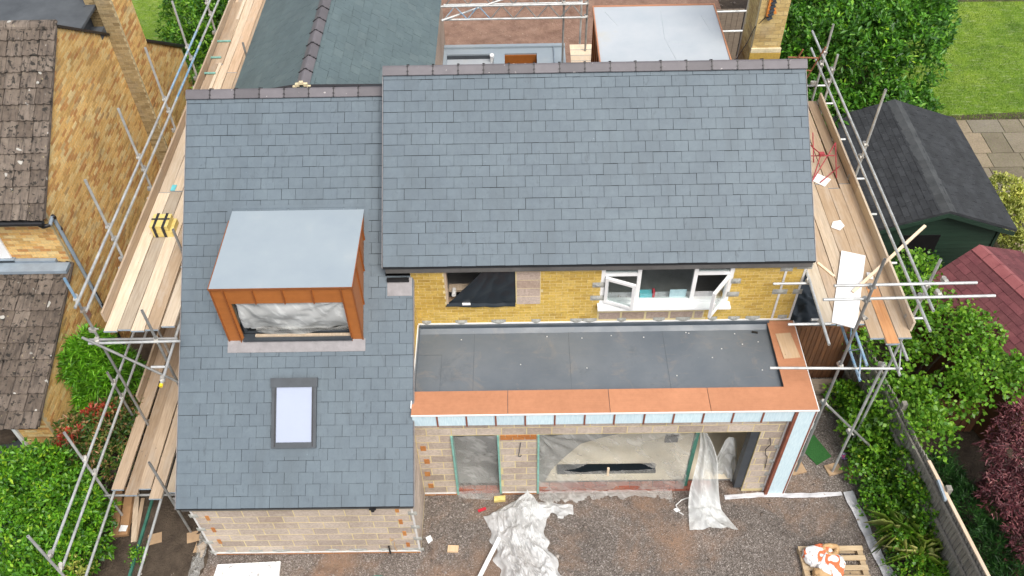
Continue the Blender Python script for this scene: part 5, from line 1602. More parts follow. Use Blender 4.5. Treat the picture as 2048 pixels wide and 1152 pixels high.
# tall timber fence behind the rear dormer
f4 = thing('fence', 'pale timber fence panel standing behind the chimney', 'fence', (11.6, 13.6, 0))
for k in range(9): bx('fence_board', (10.7 + k * .15, 13.6, 0), (10.84 + k * .15, 13.63, 3.3), M['fence_b'] if False else M['sleeper'], f4)

# steps of old sleepers
st = thing('garden_step', 'worn timber sleeper steps beside the right corner of the house', 'steps', (12.3, 3.3, 0))
bx('step_tread', (11.75, 3.45, 0), (12.75, 3.75, .28), M['sleeper'], st); bx('step_tread', (11.85, 3.12, 0), (12.65, 3.42, .14), M['sleeper'], st)

# ------------------------------------------------------------------ PLANTS
def leaf_cloud(name, parent, mat, blobs, n, k, L_, W_, seed, up=.35, spread=.8, shell=.55, droop=.15, clump=.10, minz=.02, bend=.25):
    r = np.random.default_rng(seed)
    B = np.array(blobs, float)
    wgt = (B[:, 3] * B[:, 4] * B[:, 5]) ** (2 / 3); wgt /= wgt.sum()
    bi = r.choice(len(B), n, p=wgt)
    d = r.normal(size=(n, 3)); d /= np.linalg.norm(d, axis=1)[:, None]
    d[:, 2] = np.where(d[:, 2] < -.35, -d[:, 2], d[:, 2])
    rad = shell + (1 - shell) * r.random(n) ** .5
    lump = 1 + .17 * np.sin(d[:, 0] * 7 + bi * 1.7) * np.cos(d[:, 1] * 6 + bi) + .10 * np.sin(d[:, 2] * 9 + bi * 2.3)
    c = B[bi, :3] + d * B[bi, 3:6] * (rad * lump)[:, None]
    cd_ = np.repeat(d, k, 0); cc = np.repeat(c, k, 0); N = n * k
    dv = cd_ * .6 + r.normal(size=(N, 3)) * spread; dv[:, 2] += up
    dv /= np.linalg.norm(dv, axis=1)[:, None]
    base = cc + r.normal(size=(N, 3)) * clump * .5
    ref = r.normal(size=(N, 3)) * .5 + np.array([0, 0, 1.0])
    side = np.cross(dv, ref); side /= (np.linalg.norm(side, axis=1)[:, None] + 1e-6)
    nor = np.cross(side, dv)
    nor *= np.sign(nor[:, 2:3] + 1e-9)
    l = (L_ * r.uniform(.45, 1.35, N))[:, None]; wv = (W_ * r.uniform(.7, 1.15, N))[:, None]
    mid = base + dv * l * .48 + nor * l * bend * .25
    tip = base + dv * l - np.array([0, 0, 1]) * l * droop
    lf = mid + side * wv * .5 - nor * l * .05; rt = mid - side * wv * .5 - nor * l * .05
    V = np.stack([base, lf, tip, rt], 1)
    ok = V[:, :, 2].min(1) > minz; V = V[ok]; N = len(V)
    F = (np.array([[0, 2, 1], [0, 3, 2]])[None] + np.arange(N)[:, None, None] * 4).reshape(-1, 3)
    me = bpy.data.meshes.new(name); fast_mesh(me, V.reshape(-1, 3) - np.array(WP[parent]), F); me.materials.append(mat)
    o = bpy.data.objects.new(name, me); return link(o, parent, WP[parent])


def stems(parent, base, tips, r=.03, name='stem'):
    m = MB()
    b = Vector(base)
    for t in tips:
        t = Vector(t); mid = b.lerp(t, .5) + Vector((random.uniform(-.1, .1), random.uniform(-.1, .1), .08))
        m.tube(b, mid, r, 6, r * .7); m.tube(mid, t, r * .7, 6, r * .25)
    return m.build(name, M['bark'], parent)


p = thing('laurel_bush', 'big bright green laurel bush filling the lower left corner', 'bush', (-2.9, .2, 0))
bl = [(-3.0, 1.25, 1.05, .55, .4, .72), (-3.7, 1.2, .95, .6, .4, .70), (-3.2, .9, .80, .75, .65, .85), (-2.45, .6, .7, .75, .7, .80), (-3.4, .0, .6, .8, .75, .75), (-2.5, -.35, .6, .75, .7, .75), (-2.05, .1, .6, .45, .6, .8), (-2.9, -.9, .5, .8, .6, .65), (-3.9, .7, .6, .6, .6, .75), (-2.2, -1.1, .4, .5, .5, .5)]
leaf_cloud('foliage', p, M['leaf_laurel'], bl, 3300, 7, .11, .05, 1, up=.45, clump=.035, shell=.66)
leaf_cloud('foliage', p, M['leaf_dark'], bl, 1500, 6, .10, .045, 2, shell=.35)
stems(p, (-2.9, .2, 0), [b[:3] for b in bl])
p = thing('narrow_leaved_shrub', 'bright green shrub with long narrow leaves against the gable wall', 'bush', (-2.45, 3.4, 0))
bl = [(-2.55, 3.5, 1.7, .42, .42, .55), (-2.4, 3.1, 1.5, .45, .42, .5), (-2.75, 3.2, 1.75, .38, .4, .45), (-2.15, 3.4, 1.25, .4, .4, .5), (-2.5, 3.0, 1.1, .5, .45, .5)]
leaf_cloud('foliage', p, M['leaf_willow'], bl, 1150, 8, .20, .024, 3, up=.5, spread=.6, droop=.3, clump=.03, shell=.6)
stems(p, (-2.45, 3.3, 0), [b[:3] for b in bl])
p = thing('red_tipped_shrub', 'green shrub with red young leaves below the narrow leaved bush', 'bush', (-2.2, 2.3, 0))
bl = [(-2.55, 2.0, 1.15, .5, .4, .45), (-2.1, 2.3, 1.1, .45, .45, .45), (-1.85, 2.6, .9, .35, .4, .45), (-2.6, 1.7, .9, .5, .4, .4), (-2.0, 1.7, .7, .45, .4, .4)]
leaf_cloud('foliage', p, M['leaf_photinia'], bl, 1000, 6, .12, .045, 4, clump=.03, shell=.6)
leaf_cloud('red_foliage', p, M['leaf_redtip'], [(-2.35, 2.25, 1.42, .2, .16, .14), (-2.6, 1.85, 1.4, .25, .15, .14), (-2.1, 2.45, 1.38, .16, .12, .12), (-2.85, 1.6, 1.15, .2, .14, .12)], 95, 6, .13, .036, 5, up=.9, clump=.03, shell=.5)
stems(p, (-2.2, 2.2, 0), [b[:3] for b in bl])
p = thing('leafy_tree', 'dense green bush behind the upper end of the left scaffold', 'tree', (-3.0, 14.6, 0))
bl = [(-3.1, 14.2, 1.6, 1.0, 1.0, 1.2), (-2.5, 15.2, 2.0, 1.1, 1.1, 1.5), (-2.3, 13.0, 1.2, .6, .9, 1.0), (-2.2, 16.8, 2.1, 1.1, 1.3, 1.4), (-3.4, 16.5, 2.0, 1.1, 1.3, 1.3), (-2.1, 11.6, 1.0, .5, .8, .9), (-2.0, 18.5, 2.2, 1.2, 1.5, 1.4)]
leaf_cloud('crown', p, M['leaf_hazel'], bl, 2600, 6, .14, .06, 6, clump=.05, shell=.6)
leaf_cloud('crown', p, M['leaf_dark'], bl, 2200, 6, .15, .06, 7, clump=.06, shell=.4)
stems(p, (-3.0, 14.8, 0), [b[:3] for b in bl], .06, 'trunk')
p = thing('laurel_tree', 'large dark green tree between the chimney and the lawn', 'tree', (15.4, 13.6, 0))
bl = [(14.8, 12.8, 1.9, 1.5, 1.5, 1.6), (16.0, 13.4, 1.9, 1.5, 1.5, 1.6), (15.2, 14.9, 2.2, 1.7, 1.5, 1.7), (16.9, 14.9, 1.9, 1.4, 1.5, 1.5), (14.0, 11.4, 1.2, .9, .9, 1.1), (15.4, 11.6, 1.2, 1.1, .8, 1.0), (17.3, 16.8, 1.9, 1.6, 1.6, 1.7), (15.2, 17.2, 2.3, 1.8, 1.6, 1.8), (13.6, 13.6, 1.6, 1.0, 1.4, 1.4), (16.6, 12.1, .9, .7, .7, .8)]
leaf_cloud('crown', p, M['leaf_dark'], bl, 8500, 6, .17, .075, 8, up=.4, clump=.05, shell=.68)
leaf_cloud('crown', p, M['leaf_laurel'], bl, 900, 6, .15, .07, 9, up=.6, clump=.04, shell=.9)
stems(p, (15.4, 13.6, 0), [b[:3] for b in bl], .09, 'trunk')
p = thing('hazel_tree', 'spreading light green tree between the right scaffold and the maroon roof', 'tree', (14.2, 3.4, 0))
bl = [(14.0, 4.6, 1.75, .8, .7, .6), (14.6, 3.5, 1.75, .7, .8, .55), (13.4, 3.6, 1.4, .75, .8, .6), (14.9, 2.5, 1.9, .75, .55, .4), (13.5, 2.4, 1.2, .7, .65, .5), (14.4, 5.4, 1.8, .6, .5, .45), (14.3, 2.4, 1.5, .6, .5, .4), (13.1, 4.6, 1.2, .6, .7, .6), (15.0, 4.4, 1.6, .5, .6, .4), (13.6, 1.6, 1.5, .45, .5, .4), (15.0, 3.5, 2.0, .45, .6, .35), (15.5, 2.6, 1.9, .5, .4, .3), (12.9, 2.2, .6, .5, .7, .5)]
leaf_cloud('crown', p, M['leaf_hazel'], bl, 2300, 5, .095, .082, 10, up=.5, spread=.8, clump=.11, shell=.45)
stems(p, (14.2, 3.5, 0), [b[:3] for b in bl], .04, 'trunk')
p = thing('purple_maple', 'purple leaved maple bush in the lower right corner', 'tree', (15.1, .9, 0))
bl = [(15.1, 1.1, 1.35, .6, .6, .45), (14.8, .5, 1.1, .5, .5, .45), (15.3, .2, 1.0, .6, .6, .5), (15.5, 1.7, 1.5, .6, .5, .4), (15.0, -.4, .8, .5, .5, .5), (15.8, .8, 1.3, .6, .7, .5)]
leaf_cloud('crown', p, M['leaf_maple'], bl, 2300, 8, .105, .030, 11, up=.3, spread=.9, droop=.35, clump=.05, shell=.55)
stems(p, (15.1, .9, 0), [b[:3] for b in bl], .03, 'trunk')
p = thing('feathery_shrub', 'dark feathery shrub between the grey fence and purple maple', 'bush', (14.3, 0, 0))
bl = [(14.3, .4, .5, .5, .6, .5), (14.4, -.3, .45, .5, .5, .5), (14.5, -.9, .4, .5, .5, .5), (14.0, 1.2, .4, .4, .5, .5)]
leaf_cloud('foliage', p, M['leaf_conifer'], bl, 1500, 8, .16, .014, 12, up=.5, spread=.5, droop=.2, clump=.04, shell=.5)
stems(p, (14.3, 0, 0), [b[:3] for b in bl], .02)
p = thing('lime_shrub', 'yellow green shrub at the edge of the patio beside the black roofed shed', 'bush', (18.05, 8.2, 0))
bl = [(18.2, 9.2, .5, .6, .6, .5), (18.0, 8.3, .5, .55, .6, .5), (17.9, 7.3, .45, .45, .5, .5), (18.7, 8.6, .5, .6, .7, .5)]
leaf_cloud('foliage', p, M['leaf_lime'], bl, 1300, 6, .10, .05, 13, up=.5, clump=.04, shell=.6)
stems(p, (18.05, 8.2, 0), [b[:3] for b in bl], .02)
p = thing('ivy', 'low ivy and bramble cover along the foot of the grey fence', 'ivy', (13.0, .8, 0)); p['kind'] = 'stuff'
bl = [(12.95, 2.6, .25, .45, .7, .35), (12.9, 1.6, .25, .5, .7, .35), (12.95, .8, .25, .5, .6, .4), (13.15, .2, .3, .5, .6, .4), (13.15, -.5, .25, .5, .6, .4), (13.3, -1.2, .25, .5, .5, .4), (13.3, 1.2, .7, .3, .7, .5), (13.1, 2.2, .6, .4, .6, .45), (12.75, 3.2, .25, .4, .4, .4), (13.35, .5, .8, .22, .5, .4)]
leaf_cloud('foliage', p, M['leaf_ivy'], bl, 3600, 5, .075, .06, 14, up=.6, clump=.05, shell=.5)
for i, (x, y) in enumerate(((13.0, .15), (13.2, -.3), (13.35, -.05))):
    p = thing('strap_leaved_plant', ('tuft of yellow streaked strap leaves nearest the gravel', 'lowest tuft of yellow streaked strap leaves below the other two', 'tuft of yellow streaked strap leaves nearest the grey fence')[i], 'plant', (x, y, 0), 'strap leaved plants in the ivy')
    leaf_cloud('leaf_blades', p, M['leaf_strap'], [(x, y, .35, .14, .14, .14)], 16, 6, .60, .024, 50 + i, up=.5, spread=.9, droop=.35, clump=.05, bend=.5)
p = thing('weed', 'small green weeds growing by the lower left scaffold foot', 'weed', (-1.2, -.1, 0))
leaf_cloud('foliage', p, M['leaf_ivy'], [(-1.25, .0, .08, .18, .18, .12), (-1.7, -.9, .12, .4, .3, .2)], 130, 5, .06, .045, 60)
p = thing('yellow_green_shrub', 'small yellow green shrub between laurel bush and lower scaffold rails', 'bush', (-2.0, -1.0, 0))
leaf_cloud('foliage', p, M['leaf_lime'], [(-1.95, -.55, .75, .28, .22, .2), (-2.35, -1.2, .85, .3, .25, .2)], 110, 6, .085, .04, 61)
stems(p, (-2.0, -1.0, 0), [(-1.95, -.55, .75), (-2.35, -1.2, .85)], .015)

# grass tufts over the lawns
def grass(n, xr, yr, name, mat, label):
    P = np.column_stack([rng.uniform(*xr, n), rng.uniform(*yr, n)])
    h = rng.uniform(.02, .06, n); a = rng.uniform(0, 6.28, n); ln = rng.uniform(-.03, .03, (n, 2))
    b0 = np.column_stack([P[:, 0] - .008 * np.cos(a), P[:, 1] - .008 * np.sin(a), np.zeros(n)]); b1 = np.column_stack([P[:, 0] + .008 * np.cos(a), P[:, 1] + .008 * np.sin(a), np.zeros(n)])
    tp = np.column_stack([P + ln, h])
    V = np.stack([b0, b1, tp], 1).reshape(-1, 3); me = bpy.data.meshes.new(name); fast_mesh(me, V, np.arange(3 * n).reshape(-1, 3)); me.materials.append(mat)
    o = bpy.data.objects.new(name, me); col.objects.link(o); WP[o] = Vector((0, 0, 0)); tag(o, label, 'grass', kind='stuff')


M['blade'] = leaf_mat('grass_blade', [(0, (0.089, 0.205, 0.009)), (0.6, (0.178, 0.328, 0.018)), (1, (0.383, 0.491, 0.09))], .25, .6)
grass(70000, (16.3, 24), (10.3, 20), 'lawn_grass', M['blade'], 'short mown grass blades covering the right hand lawn')
grass(16000, (-8, -2.5), (15, 22), 'lawn_grass', M['blade'], 'short grass blades on the lawn behind the buff brick house')

# ------------------------------------------------------------------ PLASTIC SHEETS
def sheet_thing(name, label, g, mat, cat='plastic sheet'):
    o = g.build(name, mat, smooth=True); return tag(o, label, cat)


# over the dormer window
def f(u, v):
    x = 1.20 + u * 1.84; top = 4.56; bot = 3.86 + .02 * math.sin(u * 9) - .03 * (u > .05)
    z = top + (bot - top) * v
    a1 = math.atan2(v + .05, u * 2.2 + .02); a2 = math.atan2(v + .05, (1 - u) * 2.2 + .02)
    y = DY0 + .06 + .016 * math.sin(a1 * 13) * math.exp(-u) + .016 * math.sin(a2 * 15) * math.exp(u - 1) - .05 * math.sin(math.pi * v) + .03 * ns(u * 2.2 + v * 1.5, v * 2 - u * 2, 3) + .012 * ridged(u * 2 + v * 3, v * 2 - u * 3, 3)
    return (x, min(y, DY0 + .095) - .02 * (u < .04), z)
sheet_thing('plastic_sheet', 'milky plastic sheet covering the window of the front dormer', grid(60, 28, f), M['sheet_w'])
def f(u, v):
    return (1.40 + u * 1.62, DY0 + .02 + .03 * ridged(u * 3, v * 2, 5) - .0, 3.90 - v * (.16 + .05 * math.sin(u * 5)))
sheet_thing('plastic_sheet', 'loose lower flap of plastic hanging under the dormer window sheet', grid(44, 8, f), M['sheet'])
# door opening
def f(u, v):
    return (4.735 + u * .83, EY - .005 + .05 * ns(u * 2, v * 2.5, 1) + .008 * ridged(u * 3 + v * 2, v * 1.4, 8) + .05 * v - (.16 * max(0, v - .93) * 14), max(.025 + .02 * ns(u * 9, v), 2.09 - v * 2.1))
sheet_thing('plastic_sheet', 'grey translucent plastic sheet over the narrow doorway', grid(34, 50, f), M['sheet'])
# big opening, torn across the middle
def f(u, v):
    x = 6.31 + u * 2.85; z = 2.08 - v * 1.98
    a1 = math.atan2(v + .03, u * 1.4 + .02); a2 = math.atan2(v + .05, (1 - u) * 1.4 + .02); r1 = math.hypot(u, v)
    pl = .030 * math.sin(a1 * 17 + 2 * ns(u * 2, v * 2, 5)) * math.exp(-1.2 * r1) + .016 * math.sin(a2 * 13) * math.exp(-1.8 * math.hypot(1 - u, v))
    y = EY - .0 + .06 * ns(u * 2.4, v * 2, 2) + pl + .006 * ridged(u * 3 + v * 4, v * 1.2 - u * 1.6, 11)
    return (x, y, z)
def kp(u, v):
    x = 6.31 + u * 2.85; z = 2.08 - v * 1.98
    s = (x - 6.78) / 1.75
    if 0 < s < 1:
        lo = .83 + .02 * s; hi = lo + .22 * min(1, s * 4) * min(1, (1 - s) * 6)
        if lo < z < hi: return False
    return True
sheet_thing('plastic_sheet', 'wide translucent plastic sheet with a dark tear across the big ground floor opening', grid(120, 84, f, kp), M['sheet'])
def f(u, v):
    zz = .84 + .05 * v; return (6.78 + u * 1.75, EY - .05 - .03 * v + .015 * ns(u * 8, v, 4), zz + .012 * ns(u * 6, 3))
# drape at the right
def f(u, v):
    w_ = .10 + .62 * v ** .8
    x = 9.22 + .04 * v + u * w_ + .05 * math.sin(v * 6)
    if v < .82:
        t = v / .82; z = 2.07 - 2.0 * t; y = EY - .02 - .42 * t ** 2 + .06 * ridged(u * 2.2, v * 1.4, 20) + .04 * math.sin(u * 12)
    else:
        t = (v - .82) / .18; z = .07 + .10 * max(0, ridged(u * 2.5, v * 6, 21)) * math.sin(math.pi * u); y = EY - .44 - .42 * t + .02 * ns(u * 8, v * 8)
        x += .2 * t * (u - .4)
    return (x, y, max(z, .03))
sheet_thing('plastic_sheet', 'gathered plastic drape hanging from the post and trailing onto the gravel', grid(40, 80, f), M['sheet_w'])
def f(u, v):
    x = 9.72 + u * .5 + .1 * v; z = .05 + 1.25 * (1 - v) * (1 - (2 * u - 1) ** 2 * .6)
    return (x, EY + .22 + .25 * (1 - v) * u + .08 * ridged(u * 2.5, v * 2, 31), max(.03, z))
sheet_thing('plastic_sheet', 'bundle of plastic piled inside the right end of the big opening', grid(26, 30, f), M['sheet_w'])
# strip along the threshold
def f(u, v):
    return (6.32 + u * 2.6, 1.22 - v * (.24 + .10 * math.sin(u * 7)), .02 + .09 * (1 - v) ** 1.2 + .045 * max(0, ridged(u * 9, v * 3, 40)))
sheet_thing('plastic_sheet', 'crumpled plastic strip lying along the red brick threshold', grid(120, 16, f, lambda u, v: v < .62 + .5 * ns(u * 7, 5) + .3 * ns(u * 23, 2)), M['sheet'])
# big heap on the gravel
def hshape(u, v):
    y = 1.12 - v * 2.7
    cxm = 5.86 + .52 * v - .10 * math.sin(v * 5.0); half = .60 - .10 * v + .14 * ns(v * 5, 1.3) + .10 * ns(v * 14, 7)
    if v < .13: half = .56 * (v / .13) ** .5; cxm = 6.10 - 1.4 * v
    return cxm, half, y
def f(u, v):
    cxm, half, y = hshape(u, v)
    a = (u - .5) * 2
    x = cxm + a * half * (1 + .10 * ns(u * 7, v * 9, 3))
    e = max(0, 1 - abs(a) ** 2.4)
    z = .02 + e * (.05 + .085 * max(-.3, ridged(u * 2.6 + .3 * v, v * 5.0, 50, 3)) + .045 * ridged(u * 8 + .8 * math.sin(v * 7), v * 7, 9, 3) + .022 * ridged(u * 17 + v * 6, v * 15, 4, 2) + .12 * max(0, ns(u * 3, v * 4, 9)))
    return (x, y + .05 * ns(u * 8, v * 8, 12), max(.018, z))
sheet_thing('plastic_heap', 'long crumpled heap of clear plastic sheeting lying on the gravel', grid(150, 190, f), M['sheet_heap'], 'plastic heap')
def f(u, v):
    x = 6.0 + u * .98; y = 1.08 - v * .42 - u * .10
    return (x, y + .04 * ns(u * 6, v * 6, 70), .02 + .10 * max(0, ridged(u * 2.6, v * 2.2, 61)) * (1 - u * .6) * min(1, 4 * v + .2))
sheet_thing('plastic_heap', 'loose tail of plastic sheeting beside the head of the long heap', grid(60, 34, f, lambda u, v: v < 1.1 - .6 * u + .3 * ns(u * 6, 8)), M['sheet_heap'], 'plastic heap')
# black sheet in the upper opening
def f(u, v):
    zt = 4.47 - v * 1.02
    x1 = 5.92; x0 = 5.45 - .82 * v ** 1.1
    x = x0 + (x1 - x0) * u
    return (x, UY - .012 - .025 * v + .03 * ridged(u * 1.7, v * 1.5, 80) - (.04 if v > .97 else 0), zt + .02 * ns(u * 5, v) - .09 * max(0, u - .85) * 6 * max(0, v - .85) * 6 * .4)
o = grid(40, 40, f).build('black_sheet', M['tarp'], smooth=True); tag(o, 'black plastic sheet drawn diagonally across the left upper window opening', 'plastic sheet')
# black tarpaulin over something beside the house
def f(u, v):
    x = 11.16 + u * 1.15; y = 4.05 + v * 1.4
    return (x, y, 1.75 + .05 * ridged(u * 3, v * 3, 90) - .1 * (1 - v))
tp = thing('covered_stack', 'stack covered by black tarpaulin between the house and the right scaffold', 'stack', (11.7, 4.7, 0))
grid(30, 30, f).build('tarpaulin', M['tarp'], tp, smooth=True); bx('stack_body', (11.18, 4.10, 0), (12.28, 5.42, 1.60), M['carton'], tp)
tag(bx('timber_plank', (11.12, 4.9, 2.2), (11.6, 5.5, 2.24), M['board_old']), 'brown board lying above the black tarpaulin beside the house', 'board')
tag(bx('tear_dark_strip', (6.7, 1.615, .107), (8.65, 1.80, .18), M['tarp']), 'black strip added on the floor to darken the tear in the sheet', 'dark strip')  # black box added behind the tear to stand in for the dark room
tag(bx('timber_peg', (7.60, 1.15, .82), (7.64, 1.19, 1.06), M['lath']), 'short timber peg across the dark tear in the plastic', 'peg')
tag(bx('dark_bracket', (8.62, 1.32, 1.68), (8.86, 1.36, 1.90), M['black']), 'small dark bracket hanging behind the plastic near the post', 'bracket')

# ------------------------------------------------------------------ LOOSE THINGS
# taped yellow package on the upper left platform
pk = thing('taped_package', 'yellow wrapped package bound with black tape on the left scaffold', 'package', (-.78, 4.75, PZ))
for i, (lo, hi) in enumerate((((-.96, 4.60, PZ + .005), (-.58, 4.98, PZ + .13)), ((-.98, 4.62, PZ + .135), (-.64, 4.97, PZ + .26)))):
    g = MB(); g.box(lo, hi); g.build('wrapped_block', M['yellow'], pk)
for x in (-.92, -.75): bx('tape_band', (x, 4.585, PZ + .01), (x + .05, 4.60, PZ + .262), M['tape'], pk); bx('tape_band', (x, 4.602, PZ + .262), (x + .05, 4.99, PZ + .266), M['tape'], pk)
bx('tape_band', (-.985, 4.80, PZ + .267), (-.64, 4.84, PZ + .270), M['tape'], pk)
tag(bx('card', (-.99, 5.93, PZ + .01), (-.90, 6.10, PZ + .02), M['cyan']), 'small turquoise card lying on the left scaffold boards', 'card')
for i, (x0, x1, y) in enumerate(((-1.32, -.90, 11.3), (-1.23, -.98, 10.6), (-1.28, -.97, 9.95))):
    tag(bx('strap', (x0, y, PZ + .06), (x1, y + .045, PZ + .085), M['jade']), ('furthest pale green strap across the left scaffold boards, longest of three', 'middle pale green strap across the left scaffold boards, shortest of three', 'pale green strap across the boards nearest the ridge tiles')[i], 'strap', 'green straps round the rear scaffold boards')
# white board, lath and scraps on right platform
def flat_poly(name, pts, z, t, mat, label, cat, group=None):
    m = MB(); m.poly([(x, y, z) for x, y in pts], (0, 0, t)); o = m.build(name, mat); return tag(o, label, cat, group)
flat_poly('laminate_board', [(11.89, 3.84), (12.29, 3.70), (11.67, 1.99), (11.29, 2.14)], RZ + .012, .018, M['board_w'], 'long white panel lying on the right scaffold boards', 'panel')
m = MB(); a, b = Vector((11.81, 2.79, RZ + .06)), Vector((13.35, 4.05, RZ + .42)); d = (b - a).normalized()
m.mbox(frame_M((a + b) / 2, d, Vector((0, 0, 1)).cross(d).normalized(), d.cross(Vector((0, 0, 1)).cross(d).normalized()), (b - a).length, .05, .035)); tag(m.build('timber_lath', M['lath']), 'pale timber lath propped across the right scaffold guard rails', 'lath')
flat_poly('timber_offcut', [(11.37, 3.53), (11.41, 3.56), (11.62, 3.22), (11.58, 3.19)], RZ + .012, .02, M['lath'], 'short pale timber offcut left of the long white panel', 'offcut')
flat_poly('paper', [(11.93, 4.62), (12.08, 4.66), (12.12, 4.50), (12.0, 4.38), (11.86, 4.47)], RZ + .012, .006, M['paper'], 'folded white paper on the boards above the long white panel', 'paper', 'white papers on the right scaffold')
flat_poly('paper', [(11.80, 5.82), (11.97, 6.02), (12.20, 5.84), (12.02, 5.62)], RZ + .012, .006, M['paper'], 'white sheet of paper under the red steel trestle', 'paper', 'white papers on the right scaffold')
flat_poly('paper', [(12.20, 3.30), (12.30, 3.27), (12.27, 3.12), (12.17, 3.15)], RZ + .012, .01, M['paper'], 'small white block tucked beside the long white panel', 'block')
# red trestle
tr = thing('steel_trestle', 'red steel folding trestle lying on the right scaffold platform', 'trestle', (12.1, 6.1, RZ))
rz = RZ + .02
for a, b in (((11.72, 6.9, .28), (11.98, 6.15, .38)), ((11.98, 6.15, .38), (11.80, 5.75, .02)), ((11.80, 5.75, .04), (12.40, 6.6, .3)), ((12.40, 6.6, .3), (12.30, 5.85, .02)), ((11.72, 6.2, .3), (12.28, 6.2, .3)), ((11.95, 5.72, .02), (12.45, 6.2, .02)), ((12.05, 7.0, .25), (11.95, 6.3, .05))):
    m = MB(); m.tube((a[0], a[1], rz + a[2]), (b[0], b[1], rz + b[2]), .012, 8); m.build('trestle_bar', M['red'], tr)
bx('trestle_bracket', (11.94, 6.10, rz + .36), (12.04, 6.18, rz + .42), M['red'], tr)
# rusty frame at the far end of the right scaffold
rfm = thing('steel_rack', 'rusty steel frame standing at the far end of the right scaffold', 'frame', (12.3, 9.0, 3.0))
for a, b in (((12.25, 9.3, 3.2), (12.62, 9.0, 5.05)), ((11.75, 9.3, 3.2), (12.15, 9.0, 5.0)), ((11.9, 9.1, 4.75), (12.56, 9.05, 4.75)), ((11.85, 9.15, 4.4), (12.48, 9.1, 4.4)), ((11.8, 9.2, 4.0), (12.4, 9.15, 4.0))):
    m = MB(); m.tube(a, b, .018, 8); m.build('frame_bar', M['rusty'], rfm)
# plywood offcut on the coping
tag(flat_poly('plywood_offcut', [(10.72, 2.86), (11.0, 2.88), (11.06, 2.30), (10.76, 2.28)], 2.897, .012, M['ply'], 'rectangular pale plywood piece lying on the orange coping', 'plywood'))
# sill items
tag(bx('blue_tray', (8.20, 3.26, 3.50), (8.42, 3.38, 3.60), M['cyan']), 'blue tray on the inner sill behind the white window', 'tray')
tag(bx('sill_card', (8.74, 3.27, 3.50), (9.04, 3.285, 3.70), M['blue']), 'pale blue card leaning inside the white casement window', 'card')
bx_ = bx('red_strap', (8.43, 3.26, 3.50), (8.47, 3.36, 3.66), M['redp']); tag(bx_, 'red strap beside the blue tray inside the window', 'strap')
tag(flat_poly('paper', [(4.95, 3.17), (5.10, 3.17), (5.08, 3.27), (4.93, 3.26)], 3.478, .03, M['paper'], 'white scrap on the timber sill of the black sheeted opening', 'scrap'))
m = MB(); m.tube((4.80, 3.26, 3.655), (4.80, 3.42, 3.655), .04, 10); tag(m.build('cable_coil', M['bead']), 'pale cable coil on the inner sill of the left upper opening', 'coil')
# flat roof crumbs
m = MB()
for (x, y) in ((4.9, 2.9), (6.5, 2.95), (7.15, 2.9), (7.2, 2.2), (7.7, 2.95), (8.3, 2.9), (9.1, 3.0), (9.15, 2.98), (9.7, 2.6), (10.0, 2.95), (10.1, 2.7), (10.4, 2.75), (9.5, 2.4), (6.0, 2.3), (8.8, 2.0), (10.35, 2.1)):
    m.mbox(frame_M((x, y, FZ + .012), (1, 0, 0), (0, 1, 0), (0, 0, 1), .02, .016, .012))
tag(m.build('mortar_crumbs', M['bead']), 'white mortar crumbs scattered over the grey flat roof', 'crumbs', kind='stuff')
m = MB(); m.mbox(frame_M((10.38, 2.98, FZ + .012), (.97, -.2, 0), (.2, .97, 0), (0, 0, 1), .11, .04, .018)); tag(m.build('dark_scrap', M['black']), 'dark scrap near the upper right corner of the flat roof', 'scrap')

# pallet and bags
pal = thing('pallet', 'wooden pallet on the gravel at the lower right carrying cement bags', 'pallet', (11.72, -.5, 0))
for x in (11.13, 11.66, 12.20): bx('pallet_bearer', (x, -1.0, .022), (x + .10, .02, .10), M['pallet'], pal)
for k in range(6):
    y = -.075 - k * .19
    bx('pallet_slat', (11.12, y, .102), (12.31, y + .095, .122), M['pallet'], pal)
for k in (0, 2, 4): bx('pallet_slat', (11.12, -.08 - k * .22, .0), (12.31, .015 - k * .22, .02), M['pallet'], pal)


def bag(name, c, s, rz, label, mat, seed, group='cement bags on the pallet'):
    me = bmesh.new(); bmesh.ops.create_icosphere(me, subdivisions=4, radius=1)
    for v in me.verts:
        p = v.co
        q = Vector([math.copysign(abs(a) ** .65, a) for a in p])
        k = 1 + .14 * ridged(p.x * 1.5 + seed, p.y * 1.5, p.z * 1.5, 3) + .10 * ns(p.x * 2 + seed, p.y * 2, p.z * 2)
        v.co = Vector((q.x * s[0] * k, q.y * s[1] * k, q.z * s[2] * k))
        if v.co.z < -s[2] * .7: v.co.z = -s[2] * .7
    m_ = bpy.data.meshes.new(name); me.to_mesh(m_); me.free(); m_.materials.append(mat)
    m_.polygons.foreach_set('use_smooth', [True] * len(m_.polygons))
    o = bpy.data.objects.new(name, m_); link(o, None, (c[0], c[1], c[2] + s[2] * .7)); o.rotation_euler = (0, 0, rz)
    tag(o, label, 'bag', group)
    return o


